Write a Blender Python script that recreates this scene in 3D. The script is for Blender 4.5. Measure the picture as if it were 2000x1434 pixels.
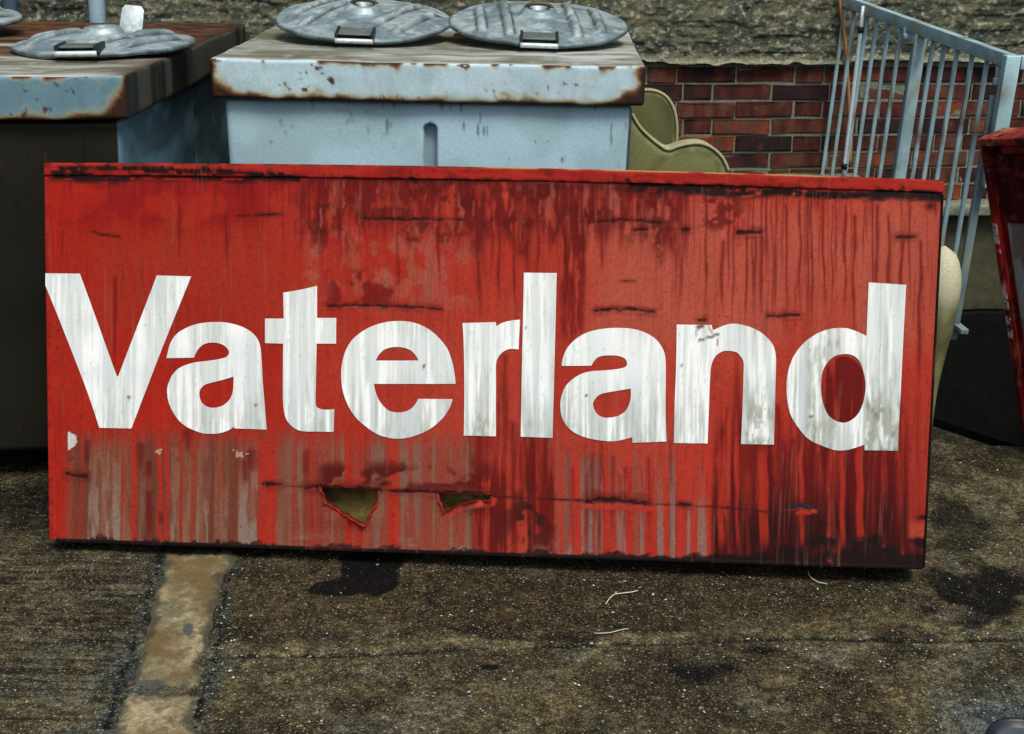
import bpy, bmesh, math, random
import numpy as np
from mathutils import Vector, Matrix
from mathutils.geometry import delaunay_2d_cdt

for _o in list(bpy.data.objects):
    bpy.data.objects.remove(_o, do_unlink=True)
SC = bpy.context.scene
COL = SC.collection

# ------------------------------------------------------------------ camera
F_PX, EYE = 2850.0, 1.75                       # focal length in photo pixels, eye height in metres
PITCH, ROLL = math.radians(18.23), math.radians(1.07)
_r0 = np.array([1, 0, 0.0])
_u0 = np.array([0, math.sin(PITCH), math.cos(PITCH)])
FW = np.array([0, math.cos(PITCH), -math.sin(PITCH)])
CR = math.cos(ROLL) * _r0 + math.sin(ROLL) * _u0
CU = math.cos(ROLL) * _u0 - math.sin(ROLL) * _r0
CP = np.array([0, 0, EYE])
cam_data = bpy.data.cameras.new('camera')
cam_data.sensor_width = 36.0
cam_data.lens = 36.0 * F_PX / 2000.0
cam_data.clip_start, cam_data.clip_end = 0.05, 400.0
cam = bpy.data.objects.new('camera', cam_data)
COL.objects.link(cam)
m = Matrix.Identity(4)
for i in range(3):
    m[i][0], m[i][1], m[i][2], m[i][3] = CR[i], CU[i], -FW[i], CP[i]
cam.matrix_world = m
SC.camera = cam

# ------------------------------------------------------------------ sky, sun, exposure
SUN_EL, SUN_AZ = math.radians(60), math.radians(160)    # azimuth from +Y, clockwise: behind the photographer, a little right
world = bpy.data.worlds.new('World')
SC.world = world
world.use_nodes = True
wn = world.node_tree
wn.nodes.clear()
sky = wn.nodes.new('ShaderNodeTexSky')
sky.sky_type = 'NISHITA'
sky.sun_disc = False
sky.sun_elevation = SUN_EL
sky.sun_rotation = SUN_AZ
sky.air_density, sky.dust_density, sky.ozone_density = 1.0, 4.0, 1.0
bg = wn.nodes.new('ShaderNodeBackground')
bg.inputs['Strength'].default_value = 0.075
wo = wn.nodes.new('ShaderNodeOutputWorld')
wn.links.new(sky.outputs[0], bg.inputs[0])
wn.links.new(bg.outputs[0], wo.inputs[0])
sun_d = bpy.data.lights.new('sun', 'SUN')
sun_d.energy = 1.5
sun_d.angle = math.radians(20)
sun_d.color = (1.0, 0.98, 0.90)
sun = bpy.data.objects.new('sun', sun_d)
COL.objects.link(sun)
_sd = Vector((math.sin(SUN_AZ) * math.cos(SUN_EL), math.cos(SUN_AZ) * math.cos(SUN_EL), math.sin(SUN_EL)))
sun.rotation_euler = _sd.to_track_quat('Z', 'Y').to_euler()
sun.location = _sd * 20
SC.view_settings.view_transform = 'Standard'
SC.view_settings.look = 'None'
SC.view_settings.gamma = 1.0
SC.view_settings.use_curve_mapping = False
SC.view_settings.exposure = 1.0
SC.render.resolution_x, SC.render.resolution_y = 1024, 734


# ------------------------------------------------------------------ pixel <-> place
def ray(x, y):
    return FW + CR * (x - 1000) / F_PX - CU * (y - 717) / F_PX
def onz(x, y, z=0.0):
    d = ray(x, y)
    return CP + d * ((z - EYE) / d[2])
def ony(x, y, Y):
    d = ray(x, y)
    return CP + d * (Y / d[1])
def onpl(x, y, p, n):
    d = ray(x, y)
    return CP + d * (np.dot(p - CP, n) / np.dot(d, n))
def proj(P):
    V = np.asarray(P, float) - CP
    z = V @ FW
    return 1000 + F_PX * (V @ CR) / z, 717 - F_PX * (V @ CU) / z


# ------------------------------------------------------------------ noise and paint helpers
def _h(ix, iy, seed):
    a = (ix.astype(np.int64) * 374761393 + iy.astype(np.int64) * 668265263 + seed * 974634541) & 0xFFFFFFFF
    a = ((a ^ (a >> 13)) * 1274126177) & 0xFFFFFFFF
    a = ((a ^ (a >> 16)) * 2246822519) & 0xFFFFFFFF
    return ((a ^ (a >> 15)) & 0xFFFF) / 65535.0
def vn(x, y, seed=0):
    x = np.asarray(x, float); y = np.asarray(y, float) + 0 * x
    x = x + 0 * y
    x0 = np.floor(x); y0 = np.floor(y)
    fx = x - x0; fy = y - y0
    fx = fx * fx * (3 - 2 * fx); fy = fy * fy * (3 - 2 * fy)
    a = _h(x0, y0, seed); b = _h(x0 + 1, y0, seed); c = _h(x0, y0 + 1, seed); d = _h(x0 + 1, y0 + 1, seed)
    return (a * (1 - fx) + b * fx) * (1 - fy) + (c * (1 - fx) + d * fx) * fy
def fbm(x, y, seed=0, o=4):
    s, a, t = 0, 1.0, 0
    for i in range(o):
        s = s + a * vn(np.asarray(x) * 2 ** i, np.asarray(y) * 2 ** i, seed + 17 * i)
        t += a; a *= .5
    return s / t
def ss(a, b, x):
    t = np.clip((np.asarray(x, float) - a) / (b - a), 0, 1)
    return t * t * (3 - 2 * t)
def win(x, a, b, f):
    return ss(a - f, a + f, x) * (1 - ss(b - f, b + f, x))
def lin(c):
    c = np.asarray(c, float)
    return np.where(c <= .04045, c / 12.92, ((c + .055) / 1.055) ** 2.4)
def C8(r, g, b):
    return np.array([r, g, b]) / 255.0
def mix(col, c, mask):
    mask = np.clip(np.asarray(mask), 0, 1)[:, None]
    return col * (1 - mask) + np.asarray(c) * mask
def segdist(px, py, pts):
    best = np.full(px.shape, 1e9)
    for (x0, y0), (x1, y1) in zip(pts[:-1], pts[1:]):
        dx, dy = x1 - x0, y1 - y0
        t = np.clip(((px - x0) * dx + (py - y0) * dy) / (dx * dx + dy * dy + 1e-9), 0, 1)
        best = np.minimum(best, np.hypot(px - x0 - t * dx, py - y0 - t * dy))
    return best
def inpoly(px, py, pts):
    r = np.zeros(px.shape, bool)
    n = len(pts)
    for i in range(n):
        x0, y0 = pts[i]; x1, y1 = pts[(i + 1) % n]
        if y0 == y1:
            continue
        c = ((y0 > py) != (y1 > py)) & (px < (x1 - x0) * (py - y0) / (y1 - y0) + x0)
        r ^= c
    return r


# ------------------------------------------------------------------ mesh helpers
def mk(name, V, Fc, mat, parent=None, smooth=True, col=None, M=None, bevel=None):
    V = np.asarray(V, float)
    if M is not None:
        V = V @ np.asarray(M[0]).T + np.asarray(M[1])
    me = bpy.data.meshes.new(name)
    if isinstance(Fc, np.ndarray):
        k = Fc.shape[1]
        me.vertices.add(len(V)); me.vertices.foreach_set('co', V.astype(np.float32).ravel())
        me.loops.add(Fc.size); me.loops.foreach_set('vertex_index', Fc.astype(np.int32).ravel())
        me.polygons.add(len(Fc)); me.polygons.foreach_set('loop_start', np.arange(0, Fc.size, k, dtype=np.int32))
        me.update(calc_edges=True)
        me.validate()
    else:
        me.from_pydata([tuple(v) for v in V], [], [tuple(f) for f in Fc])
    if smooth:
        me.polygons.foreach_set('use_smooth', np.ones(len(me.polygons), bool))
    if col is not None:
        at = me.attributes.new('Col', 'FLOAT_COLOR', 'POINT')
        rgba = np.ones((len(V), 4), np.float32)
        rgba[:, :col.shape[1]] = np.clip(col, 0, 1)
        at.data.foreach_set('color', rgba.ravel())
    me.materials.append(mat)
    o = bpy.data.objects.new(name, me)
    COL.objects.link(o)
    if parent is not None:
        o.parent = parent
        o.matrix_parent_inverse = Matrix.Translation(parent.location).inverted()
    return o
def root(name, label, cat, loc=(0, 0, 0), group=None):
    o = bpy.data.objects.new(name, None)
    COL.objects.link(o)
    o.location = loc
    o.empty_display_size = .1
    tag(o, label, cat, group)
    return o
def tag(o, label=None, cat=None, group=None, kind=None):
    if label: o['label'] = label
    if cat: o['category'] = cat
    if group: o['group'] = group
    if kind: o['kind'] = kind
    return o
def gridf(ny, nx, keep=None):
    i = np.arange(ny * nx).reshape(ny, nx)
    f = np.stack([i[:-1, :-1], i[:-1, 1:], i[1:, 1:], i[1:, :-1]], -1).reshape(-1, 4)
    return f if keep is None else f[keep]
def compact(V, Fq, *arr):
    u, inv = np.unique(Fq.ravel(), return_inverse=True)
    return (V[u], inv.reshape(Fq.shape)) + tuple(a[u] for a in arr)
def axis_coords(L, r, res):
    n = max(1, int(round((L - 2 * r) / res)))
    return np.concatenate([r * np.array([0, .3, .65]), np.linspace(r, L - r, n + 1), L - r * np.array([.65, .3, 0])])
def rbox(sx, sy, sz, r=.004, res=.05):
    """box 0..s with rounded edges and gridded faces"""
    r = min(r, sx * .45, sy * .45, sz * .45)
    if not hasattr(res, '__len__'):
        res = (res,) * 3
    ax = [axis_coords(L, r, q) for L, q in zip((sx, sy, sz), res)]
    Vs, Fs, off = [], [], 0
    S = (sx, sy, sz)
    for k in range(3):
        i, j = (k + 1) % 3, (k + 2) % 3
        A, B = np.meshgrid(ax[i], ax[j])
        for side in (0, 1):
            P = np.zeros((A.size, 3))
            P[:, i] = A.ravel(); P[:, j] = B.ravel(); P[:, k] = S[k] * side
            f = gridf(*A.shape)
            if side == 0:
                f = f[:, ::-1]
            Vs.append(P); Fs.append(f + off); off += len(P)
    V = np.concatenate(Vs); Fq = np.concatenate(Fs)
    key = np.round(V * 1e6).astype(np.int64)
    _, idx, inv = np.unique(key, axis=0, return_index=True, return_inverse=True)
    V = V[idx]; Fq = inv.ravel()[Fq]
    q = np.clip(V, r, np.array(S) - r)
    d = V - q
    # square -> round at the edges
    nd = np.linalg.norm(d, axis=1)
    mx = np.abs(d).max(axis=1)
    on = nd > 1e-9
    Vn = V.copy()
    Vn[on] = q[on] + d[on] / nd[on][:, None] * mx[on][:, None]
    return Vn, Fq
def frame_from(o, x, y, z):
    return (np.stack([x, y, z], axis=1), np.asarray(o, float))
def unit(v):
    v = np.asarray(v, float)
    return v / np.linalg.norm(v)
def tube(pts, rad, seg=10, cap=True):
    pts = np.asarray(pts, float)
    n = len(pts)
    rad = np.broadcast_to(np.asarray(rad, float), (n,))
    T = np.gradient(pts, axis=0)
    T /= np.linalg.norm(T, axis=1)[:, None]
    a = np.array([0, 0, 1.0]) if abs(T[0][2]) < .9 else np.array([1.0, 0, 0])
    V = []
    for i in range(n):
        s = unit(np.cross(T[i], a)); b = np.cross(s, T[i])
        a = b if abs(np.dot(b, T[i])) < .5 else a
        th = np.linspace(0, 2 * math.pi, seg, endpoint=False)
        V.append(pts[i] + rad[i] * (np.cos(th)[:, None] * s + np.sin(th)[:, None] * b))
    V = np.concatenate(V)
    Fc = []
    for i in range(n - 1):
        for j in range(seg):
            k = (j + 1) % seg
            Fc.append((i * seg + j, (i + 1) * seg + j, (i + 1) * seg + k, i * seg + k))
    if cap:
        Fc.append(tuple(range(seg)))
        Fc.append(tuple(range((n - 1) * seg, n * seg))[::-1])
    return V, Fc
def crom(pts, corner, n=8, closed=True):
    """smooth closed outline; a flagged point is a sharp corner"""
    P = [np.array(p, float) for p in pts]
    N = len(P)
    out = []
    for i in range(N):
        p1, p2 = P[i], P[(i + 1) % N]
        c1, c2 = corner[i], corner[(i + 1) % N]
        L = np.linalg.norm(p2 - p1)
        def tan(k, c):
            if c: return None
            return (P[(k + 1) % N] - P[(k - 1) % N])
        t1, t2 = tan(i, c1), tan((i + 1) % N, c2)
        if t1 is None and t2 is None:
            k = max(1, int(L / 6))
            for s in range(k):
                out.append(p1 + (p2 - p1) * s / k)
            continue
        if t1 is not None: t1 = t1 / (np.linalg.norm(t1) + 1e-9) * L
        if t2 is not None: t2 = t2 / (np.linalg.norm(t2) + 1e-9) * L
        if t1 is None: t1 = (p2 - p1) * 1.5 - t2 * .5
        if t2 is None: t2 = (p2 - p1) * 1.5 - t1 * .5
        for s in range(n):
            u = s / n
            h1 = 2 * u**3 - 3 * u**2 + 1; h2 = u**3 - 2 * u**2 + u; h3 = -2 * u**3 + 3 * u**2; h4 = u**3 - u**2
            out.append(p1 * h1 + t1 * h2 + p2 * h3 + t2 * h4)
    return out
def slab_outline(pts2d, depth, bev=.012, steps=4):
    """thick cushion-like slab from a closed 2D outline (x,z); rounded front and back edges. returns V,F (x, y 0..depth, z)"""
    P = np.asarray(pts2d, float)
    n = len(P)
    area = .5 * np.sum(P[:, 0] * np.roll(P[:, 1], -1) - np.roll(P[:, 0], -1) * P[:, 1])
    if area < 0:
        P = P[::-1]
    T = np.roll(P, -1, 0) - np.roll(P, 1, 0)
    T /= np.linalg.norm(T, axis=1)[:, None] + 1e-12
    Nn = np.stack([T[:, 1], -T[:, 0]], 1)
    rings = []
    for k in range(steps + 1):
        a = math.pi / 2 * k / steps
        rings.append((bev * (1 - math.sin(a)), bev * (1 - math.cos(a))))     # inset, y
    seq = rings + [(i, depth - y) for i, y in rings[::-1]]
    V, Fc = [], []
    for ins, y in seq:
        q = P - Nn * ins
        V += [(a[0], y, a[1]) for a in q]
    for k in range(len(seq) - 1):
        for i in range(n):
            j = (i + 1) % n
            Fc.append((k * n + i, k * n + j, (k + 1) * n + j, (k + 1) * n + i))
    Fc.append(tuple(range(n))[::-1])
    Fc.append(tuple(range((len(seq) - 1) * n, len(seq) * n)))
    return np.array(V), [f[::-1] for f in Fc]


# ------------------------------------------------------------------ materials
def material(name, base=None, rough=.5, spec=.4, metal=0.0, grain=.12, grain_scale=180.0, bump=.25, bump_scale=220.0,
             bump_dist=.002, rough_var=.12, extra=None):
    mt = bpy.data.materials.new(name)
    mt.use_nodes = True
    nt = mt.node_tree
    bs = nt.nodes['Principled BSDF']
    tc = nt.nodes.new('ShaderNodeTexCoord')
    if base is None:
        at = nt.nodes.new('ShaderNodeAttribute'); at.attribute_name = 'Col'
        csrc = at.outputs['Color']
    else:
        rgb = nt.nodes.new('ShaderNodeRGB'); rgb.outputs[0].default_value = (*base, 1)
        csrc = rgb.outputs[0]
    nz = nt.nodes.new('ShaderNodeTexNoise')
    nz.inputs['Scale'].default_value = grain_scale; nz.inputs['Detail'].default_value = 5
    nz.inputs['Roughness'].default_value = .65
    nt.links.new(tc.outputs['Object'], nz.inputs['Vector'])
    mr = nt.nodes.new('ShaderNodeMapRange')
    mr.inputs['From Min'].default_value = .3; mr.inputs['From Max'].default_value = .7
    mr.inputs['To Min'].default_value = 1 - grain; mr.inputs['To Max'].default_value = 1 + grain
    nt.links.new(nz.outputs['Fac'], mr.inputs['Value'])
    mul = nt.nodes.new('ShaderNodeVectorMath'); mul.operation = 'SCALE'
    nt.links.new(csrc, mul.inputs[0]); nt.links.new(mr.outputs[0], mul.inputs['Scale'])
    cout = mul.outputs[0]
    if extra:
        cout = extra(nt, tc, cout, bs)
    nt.links.new(cout, bs.inputs['Base Color'])
    rr = nt.nodes.new('ShaderNodeMapRange')
    rr.inputs['To Min'].default_value = max(0, rough - rough_var); rr.inputs['To Max'].default_value = min(1, rough + rough_var)
    n2 = nt.nodes.new('ShaderNodeTexNoise'); n2.inputs['Scale'].default_value = grain_scale * .13; n2.inputs['Detail'].default_value = 6
    nt.links.new(tc.outputs['Object'], n2.inputs['Vector'])
    nt.links.new(n2.outputs['Fac'], rr.inputs['Value'])
    nt.links.new(rr.outputs[0], bs.inputs['Roughness'])
    bs.inputs['Metallic'].default_value = metal
    bs.inputs['Specular IOR Level'].default_value = spec
    if bump > 0:
        n3 = nt.nodes.new('ShaderNodeTexNoise'); n3.inputs['Scale'].default_value = bump_scale; n3.inputs['Detail'].default_value = 6
        nt.links.new(tc.outputs['Object'], n3.inputs['Vector'])
        bp = nt.nodes.new('ShaderNodeBump'); bp.inputs['Strength'].default_value = bump; bp.inputs['Distance'].default_value = bump_dist
        nt.links.new(n3.outputs['Fac'], bp.inputs['Height'])
        nt.links.new(bp.outputs[0], bs.inputs['Normal'])
    return mt

def runs_extra(dark, chalk, k_dark, k_chalk):
    def f(nt, tc, c, bs):
        out = c
        for i, (sx, sz, lo, hi, colr, k) in enumerate(((150, 5, .54, .66, dark, k_dark), (330, 9, .56, .68, dark, k_dark * .8), (120, 4, .57, .70, chalk, k_chalk), (420, 300, .64, .74, dark, k_dark * .9))):
            mp = nt.nodes.new('ShaderNodeMapping'); mp.inputs['Scale'].default_value = (sx, 1, sz); mp.inputs['Location'].default_value = (i * 3.7, 0, i * 1.9)
            nt.links.new(tc.outputs['Object'], mp.inputs['Vector'])
            nz = nt.nodes.new('ShaderNodeTexNoise'); nz.inputs['Scale'].default_value = 1.0; nz.inputs['Detail'].default_value = 4; nz.inputs['Distortion'].default_value = .3
            nt.links.new(mp.outputs[0], nz.inputs['Vector'])
            a = nt.nodes.new('ShaderNodeMapRange'); a.inputs['From Min'].default_value = lo; a.inputs['From Max'].default_value = hi; a.inputs['To Max'].default_value = k
            nt.links.new(nz.outputs['Fac'], a.inputs['Value'])
            zn = nt.nodes.new('ShaderNodeTexNoise'); zn.inputs['Scale'].default_value = 5.0 + i; zn.inputs['Detail'].default_value = 3
            nt.links.new(tc.outputs['Object'], zn.inputs['Vector'])
            b = nt.nodes.new('ShaderNodeMapRange'); b.inputs['From Min'].default_value = .44; b.inputs['From Max'].default_value = .60
            nt.links.new(zn.outputs['Fac'], b.inputs['Value'])
            m_ = nt.nodes.new('ShaderNodeMath'); m_.operation = 'MULTIPLY'
            nt.links.new(a.outputs[0], m_.inputs[0]); nt.links.new(b.outputs[0], m_.inputs[1])
            mx = nt.nodes.new('ShaderNodeMix'); mx.data_type = 'RGBA'
            nt.links.new(m_.outputs[0], mx.inputs['Factor']); nt.links.new(out, mx.inputs[6])
            mx.inputs[7].default_value = (*colr, 1)
            out = mx.outputs[2]
        return out
    return f
MSIGN = material('weathered_red_paint', rough=.66, spec=.12, grain=.14, grain_scale=260, bump=.15, bump_scale=120, bump_dist=.0015,
                 extra=runs_extra((.045, .004, .003), (.22, .085, .055), .30, .34))
MLETTER = material('white_letter_film', rough=.45, grain=.05, grain_scale=260, bump=.1, bump_scale=90, bump_dist=.001,
                   extra=runs_extra((.22, .23, .19), (.36, .40, .39), .42, .5))
MBIN = material('weathered_bin_paint', rough=.58, spec=.22, grain=.12, grain_scale=150, bump=.3, bump_scale=60, bump_dist=.002)
MPLASTER = material('rough_cement_render', rough=.92, spec=.15, grain=.5, grain_scale=90, bump=.7, bump_scale=90, bump_dist=.006)
MMORTAR = material('grey_mortar', base=tuple(lin(C8(104, 110, 94))), rough=.95, spec=.1, grain=.35, grain_scale=70, bump=.8, bump_scale=110, bump_dist=.004)
MLEDGE = material('mossy_concrete', base=tuple(lin(C8(104, 108, 92))), rough=.9, spec=.15, grain=.4, grain_scale=30, bump=.8, bump_scale=60, bump_dist=.006)
MRAIL = material('pale_blue_railing_paint', rough=.45, grain=.12, grain_scale=60, bump=.2, bump_scale=90, bump_dist=.001)
MSOFA = material('olive_upholstery', rough=.9, spec=.15, grain=.3, grain_scale=220, bump=.5, bump_scale=500, bump_dist=.001)
MWOOD = material('olive_fibre_board', rough=.9, spec=.1, grain=.5, grain_scale=40, bump=.8, bump_scale=80, bump_dist=.004)
MBLACK = material('black_rubber', base=(.012, .012, .013), rough=.7, spec=.3, grain=.2, bump=.2)
MSTRAW = material('pale_straw', base=tuple(lin(C8(190, 200, 178))), rough=.8, grain=.2, bump=.1)
MCABLE = material('orange_cable', base=tuple(lin(C8(150, 105, 60))), rough=.6, grain=.2, bump=.1)
MORANGE = material('orange_scrap', base=tuple(lin(C8(215, 130, 75))), rough=.7, grain=.2, bump=.1)
MNAVY = material('dark_blue_plastic', rough=.45, grain=.25, grain_scale=40, bump=.2, bump_scale=50)


def galv_extra(nt, tc, c, bs):
    vo = nt.nodes.new('ShaderNodeTexVoronoi'); vo.inputs['Scale'].default_value = 45
    nt.links.new(tc.outputs['Object'], vo.inputs['Vector'])
    mr = nt.nodes.new('ShaderNodeMapRange'); mr.inputs['To Min'].default_value = .82; mr.inputs['To Max'].default_value = 1.15
    sep = nt.nodes.new('ShaderNodeSeparateColor')
    nt.links.new(vo.outputs['Color'], sep.inputs[0]); nt.links.new(sep.outputs[0], mr.inputs['Value'])
    mul = nt.nodes.new('ShaderNodeVectorMath'); mul.operation = 'SCALE'
    nt.links.new(c, mul.inputs[0]); nt.links.new(mr.outputs[0], mul.inputs['Scale'])
    return mul.outputs[0]
MGALV = material('galvanised_steel', rough=.5, spec=.5, metal=.35, grain=.15, grain_scale=90, bump=.35, bump_scale=35, bump_dist=.002, extra=galv_extra)


def brick_extra(nt, tc, c, bs):
    oi = nt.nodes.new('ShaderNodeObjectInfo')
    ramp = nt.nodes.new('ShaderNodeValToRGB')
    cols = [(0.0, (34, 22, 22)), (.22, (56, 27, 25)), (.45, (78, 36, 26)), (.62, (80, 56, 44)), (.8, (88, 44, 29)), (1.0, (112, 58, 33))]
    el = ramp.color_ramp.elements
    while len(el) > 1: el.remove(el[-1])
    el[0].position = 0; el[0].color = (*lin(C8(*cols[0][1])), 1)
    for p, k in cols[1:]:
        e = el.new(p); e.color = (*lin(C8(*k)), 1)
    nz = nt.nodes.new('ShaderNodeTexNoise'); nz.noise_dimensions = '4D'
    nz.inputs['Scale'].default_value = 15; nz.inputs['Detail'].default_value = 5; nz.inputs['Roughness'].default_value = .6
    w = nt.nodes.new('ShaderNodeMath'); w.operation = 'MULTIPLY'; w.inputs[1].default_value = 60
    nt.links.new(oi.outputs['Random'], w.inputs[0]); nt.links.new(w.outputs[0], nz.inputs['W'])
    mp = nt.nodes.new('ShaderNodeMapping'); mp.inputs['Scale'].default_value = (1, 1, .35)
    nt.links.new(tc.outputs['Object'], mp.inputs['Vector']); nt.links.new(mp.outputs[0], nz.inputs['Vector'])
    ad = nt.nodes.new('ShaderNodeMath'); ad.operation = 'MULTIPLY_ADD'; ad.inputs[1].default_value = 2.0; ad.inputs[2].default_value = -1.05
    nt.links.new(nz.outputs['Fac'], ad.inputs[0])
    a2 = nt.nodes.new('ShaderNodeMath'); a2.operation = 'ADD'; a2.use_clamp = True
    nt.links.new(oi.outputs['Random'], a2.inputs[0]); nt.links.new(ad.outputs[0], a2.inputs[1])
    nt.links.new(a2.outputs[0], ramp.inputs['Fac'])
    # lime bloom
    n2 = nt.nodes.new('ShaderNodeTexNoise'); n2.noise_dimensions = '4D'; n2.inputs['Scale'].default_value = 26; n2.inputs['Detail'].default_value = 6
    nt.links.new(tc.outputs['Object'], n2.inputs['Vector']); nt.links.new(w.outputs[0], n2.inputs['W'])
    r2 = nt.nodes.new('ShaderNodeMapRange'); r2.inputs['From Min'].default_value = .62; r2.inputs['From Max'].default_value = .82
    r2.inputs['To Max'].default_value = .55
    nt.links.new(n2.outputs['Fac'], r2.inputs['Value'])
    mx = nt.nodes.new('ShaderNodeMix'); mx.data_type = 'RGBA'
    nt.links.new(r2.outputs[0], mx.inputs['Factor']); nt.links.new(ramp.outputs[0], mx.inputs[6])
    mx.inputs[7].default_value = (*lin(C8(110, 102, 92)), 1)
    # keep the fine grain of the base
    m3 = nt.nodes.new('ShaderNodeVectorMath'); m3.operation = 'MULTIPLY'
    nt.links.new(mx.outputs[2], m3.inputs[0]); nt.links.new(c, m3.inputs[1])
    return m3.outputs[0]
MBRICK = material('red_brick', base=(1, 1, 1), rough=.85, spec=.2, grain=.25, grain_scale=160, bump=.6, bump_scale=90, bump_dist=.003, extra=brick_extra)


def ground_extra(nt, tc, c, bs):
    """exposed aggregate: small pale and dark stones in the worn concrete"""
    attr = nt.nodes.new('ShaderNodeAttribute'); attr.attribute_name = 'Col'
    out = c
    for sc_, a_, b_ in ((250, .45, 1.55), (130, .62, 1.38)):
        vo = nt.nodes.new('ShaderNodeTexVoronoi'); vo.inputs['Scale'].default_value = sc_
        nt.links.new(tc.outputs['Object'], vo.inputs['Vector'])
        sep = nt.nodes.new('ShaderNodeSeparateColor'); nt.links.new(vo.outputs['Color'], sep.inputs[0])
        mr = nt.nodes.new('ShaderNodeMapRange'); mr.inputs['To Min'].default_value = a_; mr.inputs['To Max'].default_value = b_
        nt.links.new(sep.outputs[0], mr.inputs['Value'])
        mu = nt.nodes.new('ShaderNodeVectorMath'); mu.operation = 'SCALE'
        nt.links.new(out, mu.inputs[0]); nt.links.new(mr.outputs[0], mu.inputs['Scale'])
        out = mu.outputs[0]
    for scale, lo, hi, colr, amt in ((210, .0, .24, (14, 13, 10), .9), (170, .0, .22, (138, 128, 94), .8), (110, .0, .15, (16, 15, 12), .9), (95, .0, .14, (186, 188, 170), .8), (62, .0, .10, (128, 92, 60), .7), (48, .0, .07, (214, 216, 206), .9)):
        vo = nt.nodes.new('ShaderNodeTexVoronoi'); vo.inputs['Scale'].default_value = scale
        mp = nt.nodes.new('ShaderNodeMapping'); mp.inputs['Location'].default_value = (scale * .37, scale * .11, 0)
        nt.links.new(tc.outputs['Object'], mp.inputs['Vector']); nt.links.new(mp.outputs[0], vo.inputs['Vector'])
        nd = nt.nodes.new('ShaderNodeMapRange'); nd.inputs['From Min'].default_value = hi; nd.inputs['From Max'].default_value = hi * 2.2
        nd.inputs['To Min'].default_value = 1; nd.inputs['To Max'].default_value = 0
        nt.links.new(vo.outputs['Distance'], nd.inputs['Value'])
        sep = nt.nodes.new('ShaderNodeSeparateColor'); nt.links.new(vo.outputs['Color'], sep.inputs[0])
        pick = nt.nodes.new('ShaderNodeMapRange'); pick.inputs['From Min'].default_value = .5 if scale > 100 else .72; pick.inputs['From Max'].default_value = 1.0
        pick.inputs['To Max'].default_value = amt
        nt.links.new(sep.outputs[1], pick.inputs['Value'])
        f0 = nt.nodes.new('ShaderNodeMath'); f0.operation = 'MULTIPLY'
        nt.links.new(nd.outputs[0], f0.inputs[0]); nt.links.new(pick.outputs[0], f0.inputs[1])
        f = nt.nodes.new('ShaderNodeMath'); f.operation = 'MULTIPLY'
        nt.links.new(f0.outputs[0], f.inputs[0]); nt.links.new(attr.outputs['Alpha'], f.inputs[1])
        # where stones show (attribute alpha-like mask in patches)
        mx = nt.nodes.new('ShaderNodeMix'); mx.data_type = 'RGBA'
        nt.links.new(f.outputs[0], mx.inputs['Factor']); nt.links.new(out, mx.inputs[6])
        mx.inputs[7].default_value = (*(lin(C8(*colr)) * .75), 1)
        out = mx.outputs[2]
    return out
MGROUND = material('worn_concrete_aggregate', rough=.88, spec=.10, grain=.75, grain_scale=210, bump=.9, bump_scale=170, bump_dist=.005, extra=ground_extra)
MSTRIP = material('ochre_cement_fill', rough=.88, spec=.2, grain=.42, grain_scale=260, bump=.7, bump_scale=150, bump_dist=.003)
MSTONE = material('loose_chips', rough=.7, grain=.2, bump=.2)

RUST1, RUST2, RUST3 = C8(46, 27, 19), C8(88, 54, 28), C8(128, 104, 66)


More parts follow.
